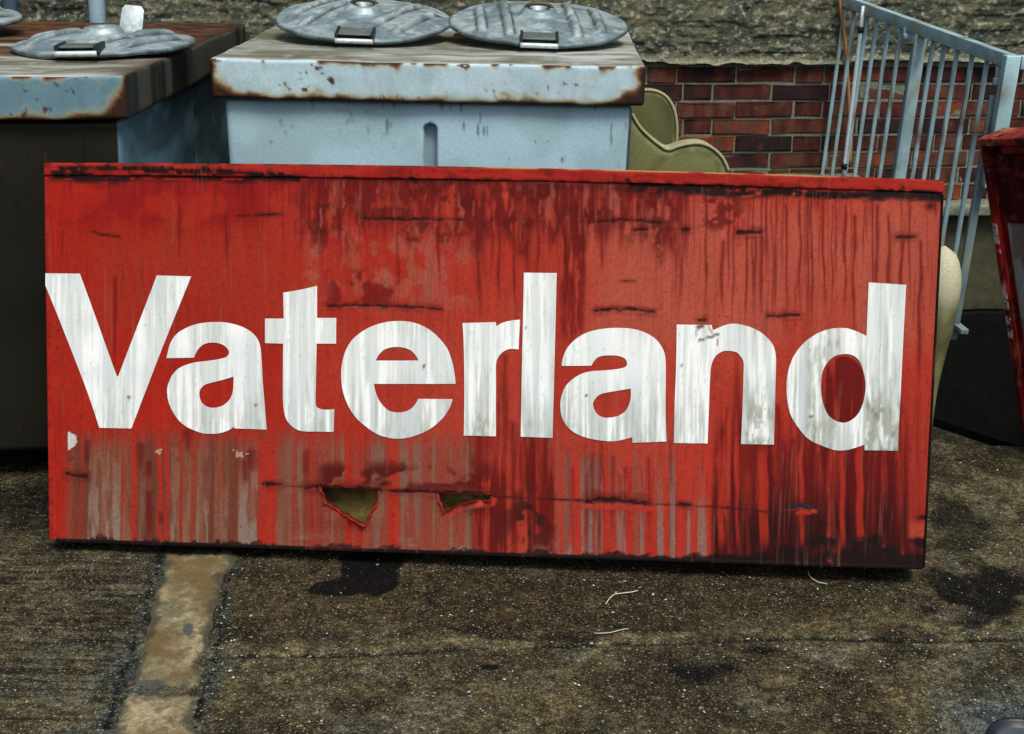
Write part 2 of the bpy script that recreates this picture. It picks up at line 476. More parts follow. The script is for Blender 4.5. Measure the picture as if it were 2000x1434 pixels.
# ================================================================== GROUND
gx0, gx1, gy0, gy1, gs = -1.9, 2.1, 2.3, 5.0, .005
nx, ny = int((gx1 - gx0) / gs) + 1, int((gy1 - gy0) / gs) + 1
GX, GY = np.meshgrid(np.linspace(gx0, gx1, nx), np.linspace(gy0, gy1, ny))
GX, GY = GX.ravel(), GY.ravel()
GP = np.stack([GX, GY, 0 * GX], 1)
gpx, gpy = proj(GP)
CRACK = [(395, 1287), (470, 1281), (690, 1279), (850, 1270), (1050, 1262), (1300, 1256), (1560, 1246), (1800, 1252), (2100, 1246)]
LCRACK = [(318, 1075), (300, 1130), (262, 1260), (232, 1340), (205, 1434), (190, 1520)]
RCRACK = [(458, 1070), (445, 1130), (432, 1210), (420, 1300), (392, 1370), (375, 1440), (360, 1520)]
def ground_paint(px, py, X, Y):
    n1 = fbm(X * 2.2, Y * 2.2, 3, 5); n2 = fbm(X * 9, Y * 9, 11, 4); n3 = fbm(X * 38, Y * 38, 23, 3)
    col = np.tile(C8(98, 90, 64), (len(px), 1))
    col = mix(col, C8(62, 55, 40), ss(.42, .62, n1) * .8)
    col = mix(col, C8(112, 110, 92), ss(.5, .72, n2) * .7)
    col = mix(col, C8(44, 38, 27), ss(.52, .72, fbm(X * 5 + 7, Y * 5, 31, 4)) * .75)
    col = mix(col, C8(118, 104, 70), ss(.55, .75, fbm(X * 14, Y * 14 + 3, 41, 3)) * .5)
    # brown band in front of the sign
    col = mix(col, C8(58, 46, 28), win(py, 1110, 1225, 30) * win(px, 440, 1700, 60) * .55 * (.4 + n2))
    # pale worn band along the joint
    cy = np.interp(px, [p[0] for p in CRACK], [p[1] for p in CRACK])
    band = np.exp(-((py - cy + 12) / 22.0) ** 2)
    col = mix(col, C8(136, 126, 92), band * ss(.35, .6, fbm(X * 6, Y * 20, 51, 3)) * ss(430, 600, px) * .8)
    # cool grey cement at the lower left and lower right
    blue = win(px, 90, 330, 60) * ss(1160, 1330, py) * ss(.38, .6, fbm(X * 7, Y * 7, 61, 4))
    col = mix(col, C8(86, 100, 100), blue * .75)
    col = mix(col, C8(96, 110, 116), ss(1780, 1960, px) * ss(1290, 1400, py) * (.3 + n2))
    # left slab: brushed, with dark lines across
    left = 1 - ss(250, 330, px + (py - 1200) * .2)
    col = mix(col, C8(112, 106, 80), left * ss(.5, .75, vn(X * 9, Y * 120, 71)) * .55)
    col = mix(col, C8(40, 38, 30), left * ss(.5, .75, vn(X * 7, Y * 90, 72)) * .6)
    # damp and oil patches, other dark patches, and the left bin's shade painted in
    dark = np.zeros(len(px))
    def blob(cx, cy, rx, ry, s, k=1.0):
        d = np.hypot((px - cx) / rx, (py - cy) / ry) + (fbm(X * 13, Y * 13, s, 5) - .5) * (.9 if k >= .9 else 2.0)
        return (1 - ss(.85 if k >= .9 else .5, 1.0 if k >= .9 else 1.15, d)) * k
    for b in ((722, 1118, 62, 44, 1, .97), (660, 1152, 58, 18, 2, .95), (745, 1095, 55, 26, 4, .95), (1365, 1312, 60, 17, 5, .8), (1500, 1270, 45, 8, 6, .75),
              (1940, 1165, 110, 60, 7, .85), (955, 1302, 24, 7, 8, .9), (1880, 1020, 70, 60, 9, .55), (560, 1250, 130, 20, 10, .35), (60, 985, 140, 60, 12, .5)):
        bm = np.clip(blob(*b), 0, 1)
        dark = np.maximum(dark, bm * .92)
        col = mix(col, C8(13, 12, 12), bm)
    # pale film near the second sign
    col = mix(col, C8(122, 118, 88), win(px, 1870, 2100, 40) * win(py, 915, 1040, 30) * ss(.4, .6, n2) * .6)
    d = segdist(px, py, CRACK)
    col = mix(col, C8(34, 38, 36), (1 - ss(1.5, 5, d + (n3 - .5) * 6)) * ss(.3, .5, fbm(X * 5, Y * 5, 81, 2)) * .9)
    for L in (LCRACK, RCRACK):
        d = segdist(px, py, L)
        col = mix(col, C8(66, 78, 76), (1 - ss(4, 26, d + (n2 - .5) * 60)) * .75)
        col = mix(col, C8(20, 22, 20), (1 - ss(1, 5, d + (n3 - .5) * 16)) * .85)
    col = col * (.62 + .76 * n3)[:, None] * (.75 + .5 * vn(X * 95, Y * 95, 91))[:, None]
    return np.concatenate([lin(col) * .42, 1 - dark[:, None]], 1)
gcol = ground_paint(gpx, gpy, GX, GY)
gd = segdist(gpx, gpy, CRACK)
gz = (fbm(GX * 30, GY * 30, 5, 3) - .5) * .003 + (fbm(GX * 4, GY * 4, 6, 2) - .5) * .006 - .006 * (1 - ss(1, 6, gd))
edge = np.minimum(np.minimum(GX - gx0, gx1 - GX), np.minimum(GY - gy0, gy1 - GY))
gz = gz * ss(0, .2, edge)
pit_d = np.hypot(np.maximum(1.45 - GX, 0) * .5, 0) + np.maximum((4.98 - (GX - 1.38) * 1.19) - GY, 0)
gz = gz - .05 * np.exp(-(pit_d / .07)) * ss(1.2, 1.4, GX)
GP[:, 2] = gz
X4 = np.array([[-60, -60], [60, -60], [60, 60], [-60, 60.]])
# outer yard: one sheet to the horizon, 4 mm below the worn paving
ox = np.sort(np.concatenate([np.linspace(-60, -4, 14), np.linspace(-3.6, 3.6, 60), np.linspace(4, 60, 14), [1.38, 2.70]]))
oy = np.sort(np.concatenate([np.linspace(-60, 0, 14), np.linspace(.4, 8, 60), np.linspace(9, 60, 14), [4.60, 6.9]]))
OX, OY = np.meshgrid(ox, oy); OX, OY = OX.ravel(), OY.ravel()
on1 = fbm(OX * 1.3, OY * 1.3, 3, 4)
ocol = mix(np.tile(C8(86, 80, 62), (len(OX), 1)), C8(54, 48, 38), ss(.35, .65, on1))
PIT = [(1.38, 6.9), (1.38, 4.98), (1.70, 4.60), (2.70, 4.60), (2.70, 6.9)]
OQ = gridf(len(oy), len(ox))
OC = np.stack([OX, OY], 1)[OQ].mean(axis=1)
OQ = OQ[~((OC[:, 0] > 1.38) & (OC[:, 0] < 2.70) & (OC[:, 1] > 4.60) & (OC[:, 1] < 6.9))]
ground = mk('ground', np.stack([OX, OY, 0 * OX - .012], 1), OQ, MGROUND, col=lin(ocol) * .42)
tag(ground, 'dark worn concrete yard ground', kind='structure')
PQ = gridf(ny, nx)
pj = (fbm(GX * 9, GY * 9, 95, 4) - .5) * .16
PQ = PQ[~inpoly(GX, GY - .05 + pj, PIT)[PQ].any(axis=1)]
PV, PQ, PC = compact(GP, PQ, gcol)
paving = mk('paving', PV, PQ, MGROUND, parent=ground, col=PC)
# cellar stairwell: sunk walls, floor and steps
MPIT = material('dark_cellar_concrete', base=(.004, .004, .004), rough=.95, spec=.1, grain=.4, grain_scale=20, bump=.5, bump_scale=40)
pv = [(x, y, z) for z in (-.008, -1.7) for x, y in PIT]
pf = [(i, (i + 1) % 5, 5 + (i + 1) % 5, 5 + i) for i in range(5)] + [(5, 6, 7, 8, 9)]
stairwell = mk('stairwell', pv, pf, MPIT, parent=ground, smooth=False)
tag(stairwell, kind='structure')
fill = mk('paving', [(1.38, 4.60, -.06), (1.70, 4.60, -.06), (1.38, 4.98, -.06)], [(0, 1, 2)], MGROUND, parent=ground, col=np.tile(lin(C8(60, 54, 40)) * .5, (3, 1)))
tag(fill, kind='structure')
for i in range(6):
    V, Fq = rbox(.2, 1.2, .17, .006, .3)
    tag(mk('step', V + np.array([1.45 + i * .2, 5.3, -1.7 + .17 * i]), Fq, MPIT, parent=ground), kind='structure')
tag(paving, kind='structure')

def strip_piece(y0, y1, seed):
    """ochre cement strip filled between the two slabs"""
    vv = np.linspace(y0, y1, 190); uu = np.linspace(0, 1, 90)
    U_, V_ = np.meshgrid(uu, vv)
    U_, V_ = U_.ravel(), V_.ravel()
    xl = np.interp(V_, [1070, 1130, 1260, 1350, 1434, 1560], [318, 308, 276, 244, 222, 190]) + (fbm(V_ / 60, 0 * V_, seed, 6) - .5) * 34 + (fbm(V_ / 5, 0 * V_, seed + 31, 2) - .5) * 7
    xr = np.interp(V_, [1070, 1130, 1210, 1300, 1370, 1434, 1560], [456, 444, 424, 408, 390, 376, 350]) + (fbm(V_ / 60, 0 * V_, seed + 5, 6) - .5) * 36 + (fbm(V_ / 5, 0 * V_, seed + 33, 2) - .5) * 8
    xr = xr - 26 * np.exp(-((V_ - 1285) / 26) ** 2) - 12 * np.exp(-((V_ - 1245) / 18) ** 2)
    px = xl + (xr - xl) * U_
    py = V_ + (fbm(px / 20, 0 * px, seed + 9, 3) - .5) * 26 * np.exp(-np.minimum(V_ - y0, y1 - V_) / 14)
    P = np.array([onz(a, b, 0) for a, b in zip(px, py)])
    eb = np.minimum(np.minimum(U_, 1 - U_) * 14, np.minimum(V_ - y0, y1 - V_) / 8)
    P[:, 2] = -.001 + .006 * ss(0, 2, eb) + (fbm(P[:, 0] * 22, P[:, 1] * 22, 5, 3) - .5) * .004
    n2 = fbm(P[:, 0] * 16, P[:, 1] * 16, seed + 2, 4)
    c = mix(np.tile(C8(160, 148, 112), (len(P), 1)), C8(188, 174, 136), ss(.4, .7, n2))
    c = mix(c, C8(112, 106, 82), ss(.52, .66, fbm(P[:, 0] * 34, P[:, 1] * 34, seed + 21, 4)) * .6)
    c = c * (.88 + .24 * vn(P[:, 0] * 120, P[:, 1] * 120, 15))[:, None]
    c = mix(c, C8(118, 98, 62), ss(.5, .72, fbm(P[:, 0] * 7, P[:, 1] * 7, seed + 3, 4)) * .8)
    for bx_, by_, rx_, ry_ in ((368, 1234, 13, 15), (396, 1292, 20, 18), (406, 1246, 12, 20), (300, 1338, 30, 6), (285, 1180, 14, 24), (430, 1180, 10, 30)):
        c = mix(c, C8(92, 100, 94), 1 - ss(.7, 1.05, np.hypot((px - bx_) / rx_, (py - by_) / ry_) + (n2 - .5) * 1.2))
    c = mix(c, C8(82, 80, 64), (1 - ss(0, 2.4, eb + (fbm(P[:, 0] * 30, P[:, 1] * 30, seed + 22, 4) - .5) * 5)) * .9)
    o = mk('concrete_strip', P, gridf(190, 90)[:, ::-1], MSTRIP, parent=ground, col=lin(c) * .5)
    tag(o, kind='structure')
    return o
strip_piece(1076, 1347, 3)
strip_piece(1353, 1540, 13)

# loose pale chips, too many to count
def bot_y0(px): return 1062 + (px - 97) * .0321
rng = np.random.default_rng(4)
V, Fc, cc = [], [], []
for i in range(1500):
    px = rng.uniform(-60, 2060); py = rng.uniform(900, 1450) if rng.random() < .3 else rng.uniform(1060, 1450)
    if rng.random() < .55: px = rng.uniform(400, 2050)
    big = i < 130
    if big:
        cx_, cy_, sx_, sy_ = ((1220, 1155, 45, 28), (1900, 1110, 60, 60), (1650, 1300, 220, 60), (430, 1250, 12, 60), (1250, 1330, 400, 70), (1930, 900, 60, 30), (700, 1330, 220, 60))[i % 7]
        px, py = rng.normal(cx_, sx_), rng.normal(cy_, sy_)
        if py < 870 or (py < bot_y0(px) and px < 1840): continue
    p = onz(px, py, 0)
    r = .0011 + .0030 * rng.random() ** 4
    if big: r = rng.uniform(.0022, .0048)
    base = len(V)
    dirs = [(1, 0, 0), (.3, .9, 0), (-.8, .5, 0), (-.7, -.7, 0), (.5, -.9, 0), (0, 0, .7), (.1, .1, -.4)]
    a = rng.uniform(0, 6.28); k = rng.uniform(.6, 1.5)
    for d in dirs:
        x_, y_ = d[0] * k, d[1] / k
        j = rng.uniform(.75, 1.25)
        V.append((p[0] + r * j * (x_ * math.cos(a) - y_ * math.sin(a)), p[1] + r * j * (x_ * math.sin(a) + y_ * math.cos(a)), .003 + r * d[2]))
    for q in range(5):
        Fc.append((base + q, base + (q + 1) % 5, base + 5)); Fc.append((base + (q + 1) % 5, base + q, base + 6))
    t = rng.random()
    c = C8(150, 148, 130) if t < .5 else (C8(96, 88, 72) if t < .75 else (C8(205, 210, 205) if t < .93 else C8(140, 80, 55)))
    cc += [lin(c) * .62] * 7
tag(mk('gravel', V, Fc, MSTONE, smooth=False, col=np.array(cc)), 'tiny pale stone chips strewn over the concrete', 'gravel', kind='stuff')

# ================================================================== BACK WALL
WA = math.radians(9)
WAX = np.array([math.cos(WA), math.sin(WA), 0]); WN = np.array([math.sin(WA), -math.cos(WA), 0])      # along, towards the yard
WP = np.array([1.13, 6.45, 0])
Z3 = np.array([0, 0, 1.0])
WM = frame_from(WP, WAX, -WN, Z3)        # local (u, depth into wall, z)
wall = root('yard_wall', 'old yard wall of red brick below and rough grey render above', 'wall', tuple(WP))
WU0, WU1 = -4.2, 3.4
BTOP = 1.028
V, Fq = rbox(WU1 - WU0, .3, 4.3, .005, 1.0)
mk('mortar_bed', V + np.array([WU0, .0045, -1.7]), Fq, MMORTAR, wall, M=WM)
# render coat, a lumpy sheet with an uneven lower lip
nu, nz_ = 1100, 230
uu = np.linspace(WU0, WU1, nu); vv = np.linspace(0, 1, nz_)
U_, V_ = np.meshgrid(uu, vv); U_, V_ = U_.ravel(), V_.ravel()
lip = BTOP + .022 + (fbm(uu * 7, uu * 0, 91, 4) - .5) * .05
zz = np.interp(U_, uu, lip) + (2.58 - np.interp(U_, uu, lip)) * V_ ** 1.6
n1 = fbm(U_ * 26, zz * 42, 101, 4); n2 = fbm(U_ * 5, zz * 9, 103, 3); n3 = vn(U_ * 3, zz * 30, 105)
dd = -.014 - .020 * (n1 - .35) - .008 * (n2 - .5) - .006 * ss(.55, .75, n3)
dd = dd - .018 * np.exp(-((zz - np.interp(U_, uu, lip)) / .02) ** 2)
dd[V_ == 0] = .011
c = mix(np.tile(C8(108, 110, 88), (len(U_), 1)), C8(74, 82, 72), ss(.4, .65, n2))
c = mix(c, C8(128, 124, 98), ss(.52, .72, n1) * .8)
c = mix(c, C8(50, 56, 50), ss(.54, .7, fbm(U_ * 22, zz * 34, 107, 4)) * .6)
c = mix(c, C8(168, 166, 146), ss(.60, .76, fbm(U_ * 60, zz * 75, 109, 2)) * .9)
c = mix(c, C8(164, 162, 136), np.exp(-((zz - np.interp(U_, uu, lip)) / .02) ** 2) * .9)
mk('render_coat', np.stack([U_, dd, zz], 1), gridf(nz_, nu), MPLASTER, wall, M=WM, col=lin(c) * .58)
# bricks: two stretchers and a header, courses shifted
BL, BH, BJ, CRS = .256, .064, .0105, .0752
def brick_mesh(L, seed):
    V, Fq = rbox(L, .06, BH, .005, (.12, .1, .06))
    r = np.random.default_rng(seed)
    V = V + r.normal(0, .0016, V.shape)
    me = bpy.data.meshes.new('brick')
    me.from_pydata([tuple(v) for v in V], [], [tuple(f) for f in Fq])
    me.materials.append(MBRICK)
    return me
ST = [brick_mesh(BL, i) for i in range(5)]
HD = [brick_mesh(.122, 10 + i) for i in range(3)]
rr = random.Random(7)
wrot = Matrix(((WAX[0], -WN[0], 0), (WAX[1], -WN[1], 0), (0, 0, 1))).to_4x4()
PER = 2 * (BL + BJ) + .122 + BJ
for row in range(8):
    ztop = BTOP - .006 - row * CRS
    start = (.094 if row % 2 == 0 else -.402) + (rr.random() - .5) * .02
    start -= PER * math.ceil((start - WU0 - 1.0) / PER)
    u = start
    seq = ['H', 'S', 'S']
    k = 0
    while u < 2.4:
        kind = seq[k % 3]; k += 1
        L = .122 if kind == 'H' else BL
        me = rr.choice(HD if kind == 'H' else ST)
        o = bpy.data.objects.new('brick', me)
        COL.objects.link(o)
        o.parent = wall
        proud = rr.uniform(-.004, .003)
        P = WP + WAX * (u + rr.uniform(-.002, .002)) + (-WN) * proud + Z3 * (ztop - BH + rr.uniform(-.0015, .0015))
        o.matrix_parent_inverse = Matrix.Translation(wall.location).inverted()
        o.matrix_basis = Matrix.Translation(P) @ wrot @ Matrix.Rotation(rr.uniform(-.008, .008), 4, 'Y')
        u += L + BJ
# ledge and plinth at the wall's foot
def wall_block(name, u0, u1, d0, d1, z0, z1, mat, seed, res=.05):
    V, Fq = rbox(u1 - u0, d1 - d0, z1 - z0, .012, res)
    V = V + np.array([u0, d0, z0])
    V[:, 1] += (fbm(V[:, 0] * 9, V[:, 2] * 9, seed, 3) - .5) * .02
    V[:, 2] += (fbm(V[:, 0] * 7, V[:, 1] * 9, seed + 1, 3) - .5) * .016
    return mk(name, V, Fq, mat, wall, M=WM)
wall_block('ledge', .55, 3.3, -.10, .0, .37, .425, MLEDGE, 5)
wall_block('ledge', -.75, .40, -.12, .0, .48, .552, MLEDGE, 8)
wall_block('plinth', .55, 3.3, -.03, .005, -.098, .365, material('olive_plinth_render', base=tuple(lin(C8(58, 58, 38))), rough=.9, grain=.4, grain_scale=20, bump=.6, bump_scale=60, bump_dist=.005), 9)
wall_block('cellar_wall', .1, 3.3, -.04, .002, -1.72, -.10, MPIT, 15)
wall_block('plinth', -4, .54, -.05, .005, -.02, .495, MLEDGE, 12)

# downpipes on the wall
def downpipe(xpx, w, label, colr):
    p = onpl(xpx, 20, WP + WN * .08, WN)
    r = w / 2
    rt = root('downpipe', label, 'pipe', (p[0], p[1], 0))
    pts = np.array([[p[0], p[1], z] for z in np.linspace(0, 2.5, 26)])
    V, Fc = tube(pts, r, 20)
    c = mix(np.tile(colr, (len(V), 1)), colr * .75, ss(.45, .7, fbm(V[:, 0] * 30 + 5, V[:, 2] * 8, 3)))
    mk('pipe', V, Fc, MRAIL, rt, col=lin(c) * .85)
    for z in (.5, 2.0):
        V, Fc = tube(np.array([[p[0], p[1], z], [p[0], p[1], z + .02], [p[0], p[1], z + .04]]), r + .006, 20)
        mk('clamp', V, Fc, MRAIL, rt, col=np.tile(lin(colr * .7), (len(V), 1)))
downpipe(190, .066, 'pale blue-grey downpipe on the wall behind the round lid', C8(150, 178, 190))
downpipe(21, .060, 'slate blue downpipe at the wall behind the raised lid', C8(70, 98, 116))


# ================================================================== WASTE CONTAINERS
def rust_paint(base, s, t, h, L, seed, amt=1.0):
    """s along the skirt 0..L, t up 0..h : rust eats in from the top and bottom edges and the ends"""
    n = fbm(s * 24, t * 30, seed, 4); nb = fbm(s * 5, t * 4, seed + 3, 3); sp = fbm(s * 60, t * 60, seed + 5, 2)
    base = mix(base, base * C8(240, 244, 242), ss(.4, .7, nb))
    base = mix(base, base * .9, ss(.55, .7, fbm(s * 30, t * 6, seed + 13, 3)) * .5)
    top = np.exp(-((h - t) / .012)) * ss(.46, .60, fbm(s * 13, t * 3, seed + 7, 3)) * 1.6
    bot = np.exp(-(t / .017)) * (.6 + .9 * nb)
    end = np.exp(-np.minimum(s, L - s) / .018) * (.45 + .9 * n)
    cor = np.exp(-(np.minimum(s, L - s) / .06)) * np.exp(-t / .045) * 2.2
    m_ = (top + bot + end + cor) * amt + (n - .5) * .9
    spots = ss(.71, .78, sp) * ss(.53, .65, fbm(s * 9, t * 12, seed + 9, 3))
    c = mix(base, C8(170, 164, 132), ss(.10, .5, m_) * .55)
    c = mix(c, C8(118, 110, 84), np.exp(-(t / .016) ** 2) * .55)
    c = mix(c, RUST3, ss(.35, .6, m_) * .85)
    c = mix(c, RUST2, ss(.5, .75, m_))
    c = mix(c, RUST1, ss(.72, .95, m_))
    c = mix(c, RUST2 * .8, spots * .9)
    return c

def make_lid(parent, cen, R, rot, tilt, seed, flap=False, pitch=0.0):
    """round pressed-steel lid with ribs, a rolled rim, a front grip and a centre boss"""
    nr, ns = 66, 180
    rr_ = np.concatenate([np.linspace(0, R * .93, nr - 9), R * np.array([.945, .96, .975, .988, 1.0, 1.012, 1.016, 1.012, 1.0])])
    hh_extra = np.concatenate([np.zeros(nr - 9), np.array([.0, .0015, .0025, .0022, .0005, -.002, -.006, -.010, -.013])])
    A = np.linspace(0, 2 * math.pi, ns, endpoint=False)
    RR, AA = np.meshgrid(rr_, A, indexing='ij')
    HE = np.repeat(hh_extra[:, None], ns, 1) + ((fbm(np.cos(A) * 2.2 + seed, np.sin(A) * 2.2, seed + 70, 3) - .5) * .012)[None] * ss(R * .7, R, rr_)[:, None]
    x = RR * np.cos(AA); y = RR * np.sin(AA)
    dome = .030 * (1 - np.clip(RR / R, 0, 1) ** 2)
    xr = x * math.cos(rot) + y * math.sin(rot); yr = -x * math.sin(rot) + y * math.cos(rot)
    ribs = 0
    for q in (-.205, -.115, .115, .205):
        lim = math.sqrt(max(0, (R * .86) ** 2 - q * q))
        ribs = ribs + .014 * (1 - ss(.009, .017, np.abs(xr - q))) * (1 - ss(lim - .05, lim, np.abs(yr))) * ss(.0, .05, np.abs(yr) + (.03 if abs(q) > .15 else 0))
    rad = np.hypot(x, y)
    boss = .022 * (1 - ss(.05, .075, rad)) - .018 * (1 - ss(.028, .04, rad))
    dent = (fbm(x * 7 + seed, y * 7, seed, 3) - .5) * .007
    z = dome + ribs + boss + dent * (1 - ss(R * .8, R * .95, RR)) + HE + .012
    V = np.stack([x.ravel(), y.ravel(), z.ravel()], 1)
    i = np.arange(nr * ns).reshape(nr, ns)
    j = np.roll(i, -1, 1)
    Fq = np.stack([i[:-1], i[1:], j[1:], j[:-1]], -1).reshape(-1, 4)
    n = fbm(V[:, 0] * 14, V[:, 1] * 14, seed + 2, 4)
    c = mix(np.tile(C8(158, 174, 176), (len(V), 1)), C8(118, 138, 142), ss(.4, .62, n))
    c = mix(c, C8(196, 206, 204), ss(.62, .75, fbm(V[:, 0] * 30, V[:, 1] * 30, seed + 4, 3)) * .6)
    rimr = np.hypot(V[:, 0], V[:, 1])
    c = mix(c, C8(66, 80, 82), ss(R * .985, R * 1.012, rimr) * (.55 + .4 * ss(.4, .6, fbm(V[:, 0] * 20, V[:, 1] * 20, seed + 6, 3))))
    # uneven darker lines along the sides of the ribs
    ed = 0
    for q in (-.205, -.115, .115, .205):
        ed = np.maximum(ed, np.exp(-((np.abs(xr.ravel() - q) - .018) / .005) ** 2) * (ribs.ravel() < .006) * (np.abs(yr.ravel()) < math.sqrt(max(0, (R * .84) ** 2 - q * q))))
    c = mix(c, C8(66, 70, 60), ed * (.5 + .5 * ss(.4, .6, fbm(xr.ravel() * 20, yr.ravel() * 20, seed + 8, 3))))
    # tilt frame
    tx, py_ = tilt, pitch
    Rm = np.array(Matrix.Rotation(py_, 3, 'X') @ Matrix.Rotation(tx, 3, 'Y'))
    MM = (Rm, np.asarray(cen, float))
    lid = mk('round_lid', V, Fq, MGALV, parent, col=lin(c) * .85, M=MM)
    # front grip: dark pressed pocket plate, two lugs and a steel bar
    gy = -R * .95
    gw = .118
    parts = []
    V1, F1 = rbox(gw, .085, .006, .002, .05)
    V1 = V1 + np.array([-gw / 2, gy - .028, .030])
    mk('grip_plate', V1, F1, MGALV, lid, M=MM, col=np.tile(lin(C8(112, 122, 116)), (len(V1), 1)) * .7)
    for sx in (-1, 1):
        V1, F1 = rbox(.010, .10, .030, .003, .05)
        V1 = V1 + np.array([sx * gw / 2 - .005, gy - .045, .012])
        mk('grip_lug', V1, F1, MGALV, lid, M=MM, col=np.tile(lin(C8(34, 36, 36)), (len(V1), 1)))
    bx = np.linspace(-gw / 2 - .004, gw / 2 + .004, 12)
    pts = np.stack([bx, 0 * bx + gy - .045, 0 * bx + .016], 1)
    V1, F1 = tube(pts, .0085, 12)
    mk('grip_bar', V1, F1, MGALV, lid, M=MM, col=np.tile(lin(C8(190, 200, 202)), (len(V1), 1)))
    if flap:
        V1, F1 = slab_outline([(-.034, 0), (.034, 0), (.038, .02), (.036, .075), (.026, .088), (-.026, .088), (-.036, .075), (-.038, .02)], .005, .002, 2)
        fr = np.array(Matrix.Rotation(-.35, 3, 'X') @ Matrix.Rotation(.12, 3, 'Y'))
        V1 = V1 @ fr.T + np.array([.055, R * .42, .03])
        mk('vent_flap', V1, F1, MGALV, lid, M=MM, col=np.tile(lin(C8(186, 198, 200)), (len(V1), 1)) * .9)
    else:
        a = np.linspace(-.055, .055, 14)
        pts = np.stack([a, 0 * a + .01, .045 + .030 * (1 - (a / .055) ** 4)], 1)
        V1, F1 = tube(pts, .007, 10)
        mk('knob_handle', V1, F1, MGALV, lid, M=MM, col=np.tile(lin(C8(70, 62, 46)), (len(V1), 1)))
    return lid

def slab_from_quad(name, FL, FR, BR, BL_, ztop, zbot, n_front, parent, paint, res=.006, r=.012):
    """container top: skewed box between four plan corners, gridded, rounded"""
    W_, D_ = np.linalg.norm(FR - FL), np.linalg.norm(BR - FR)
    V, Fq = rbox(W_, D_, ztop - zbot, r, (res, .012, res))
    s, t = V[:, 0] / W_, V[:, 1] / D_
    P = (FL[None] * ((1 - s) * (1 - t))[:, None] + FR[None] * (s * (1 - t))[:, None] + BR[None] * (s * t)[:, None] + BL_[None] * ((1 - s) * t)[:, None])
    # sheet-metal waves and dents
    wob = (fbm(V[:, 0] * 5, V[:, 2] * 7, 7, 3) - .5)
    out = np.stack([P[:, 0], P[:, 1], V[:, 2] + zbot], 1)
    front = V[:, 1] < .02
    out[front, 1] += wob[front] * .012
    out[:, 2] += (fbm(V[:, 0] * 3 + 9, V[:, 1] * 3, 9, 3) - .5) * .014
    c = paint(V, W_, D_, ztop - zbot)
    return mk(name, out, Fq, MBIN, parent, col=lin(c) * .85)

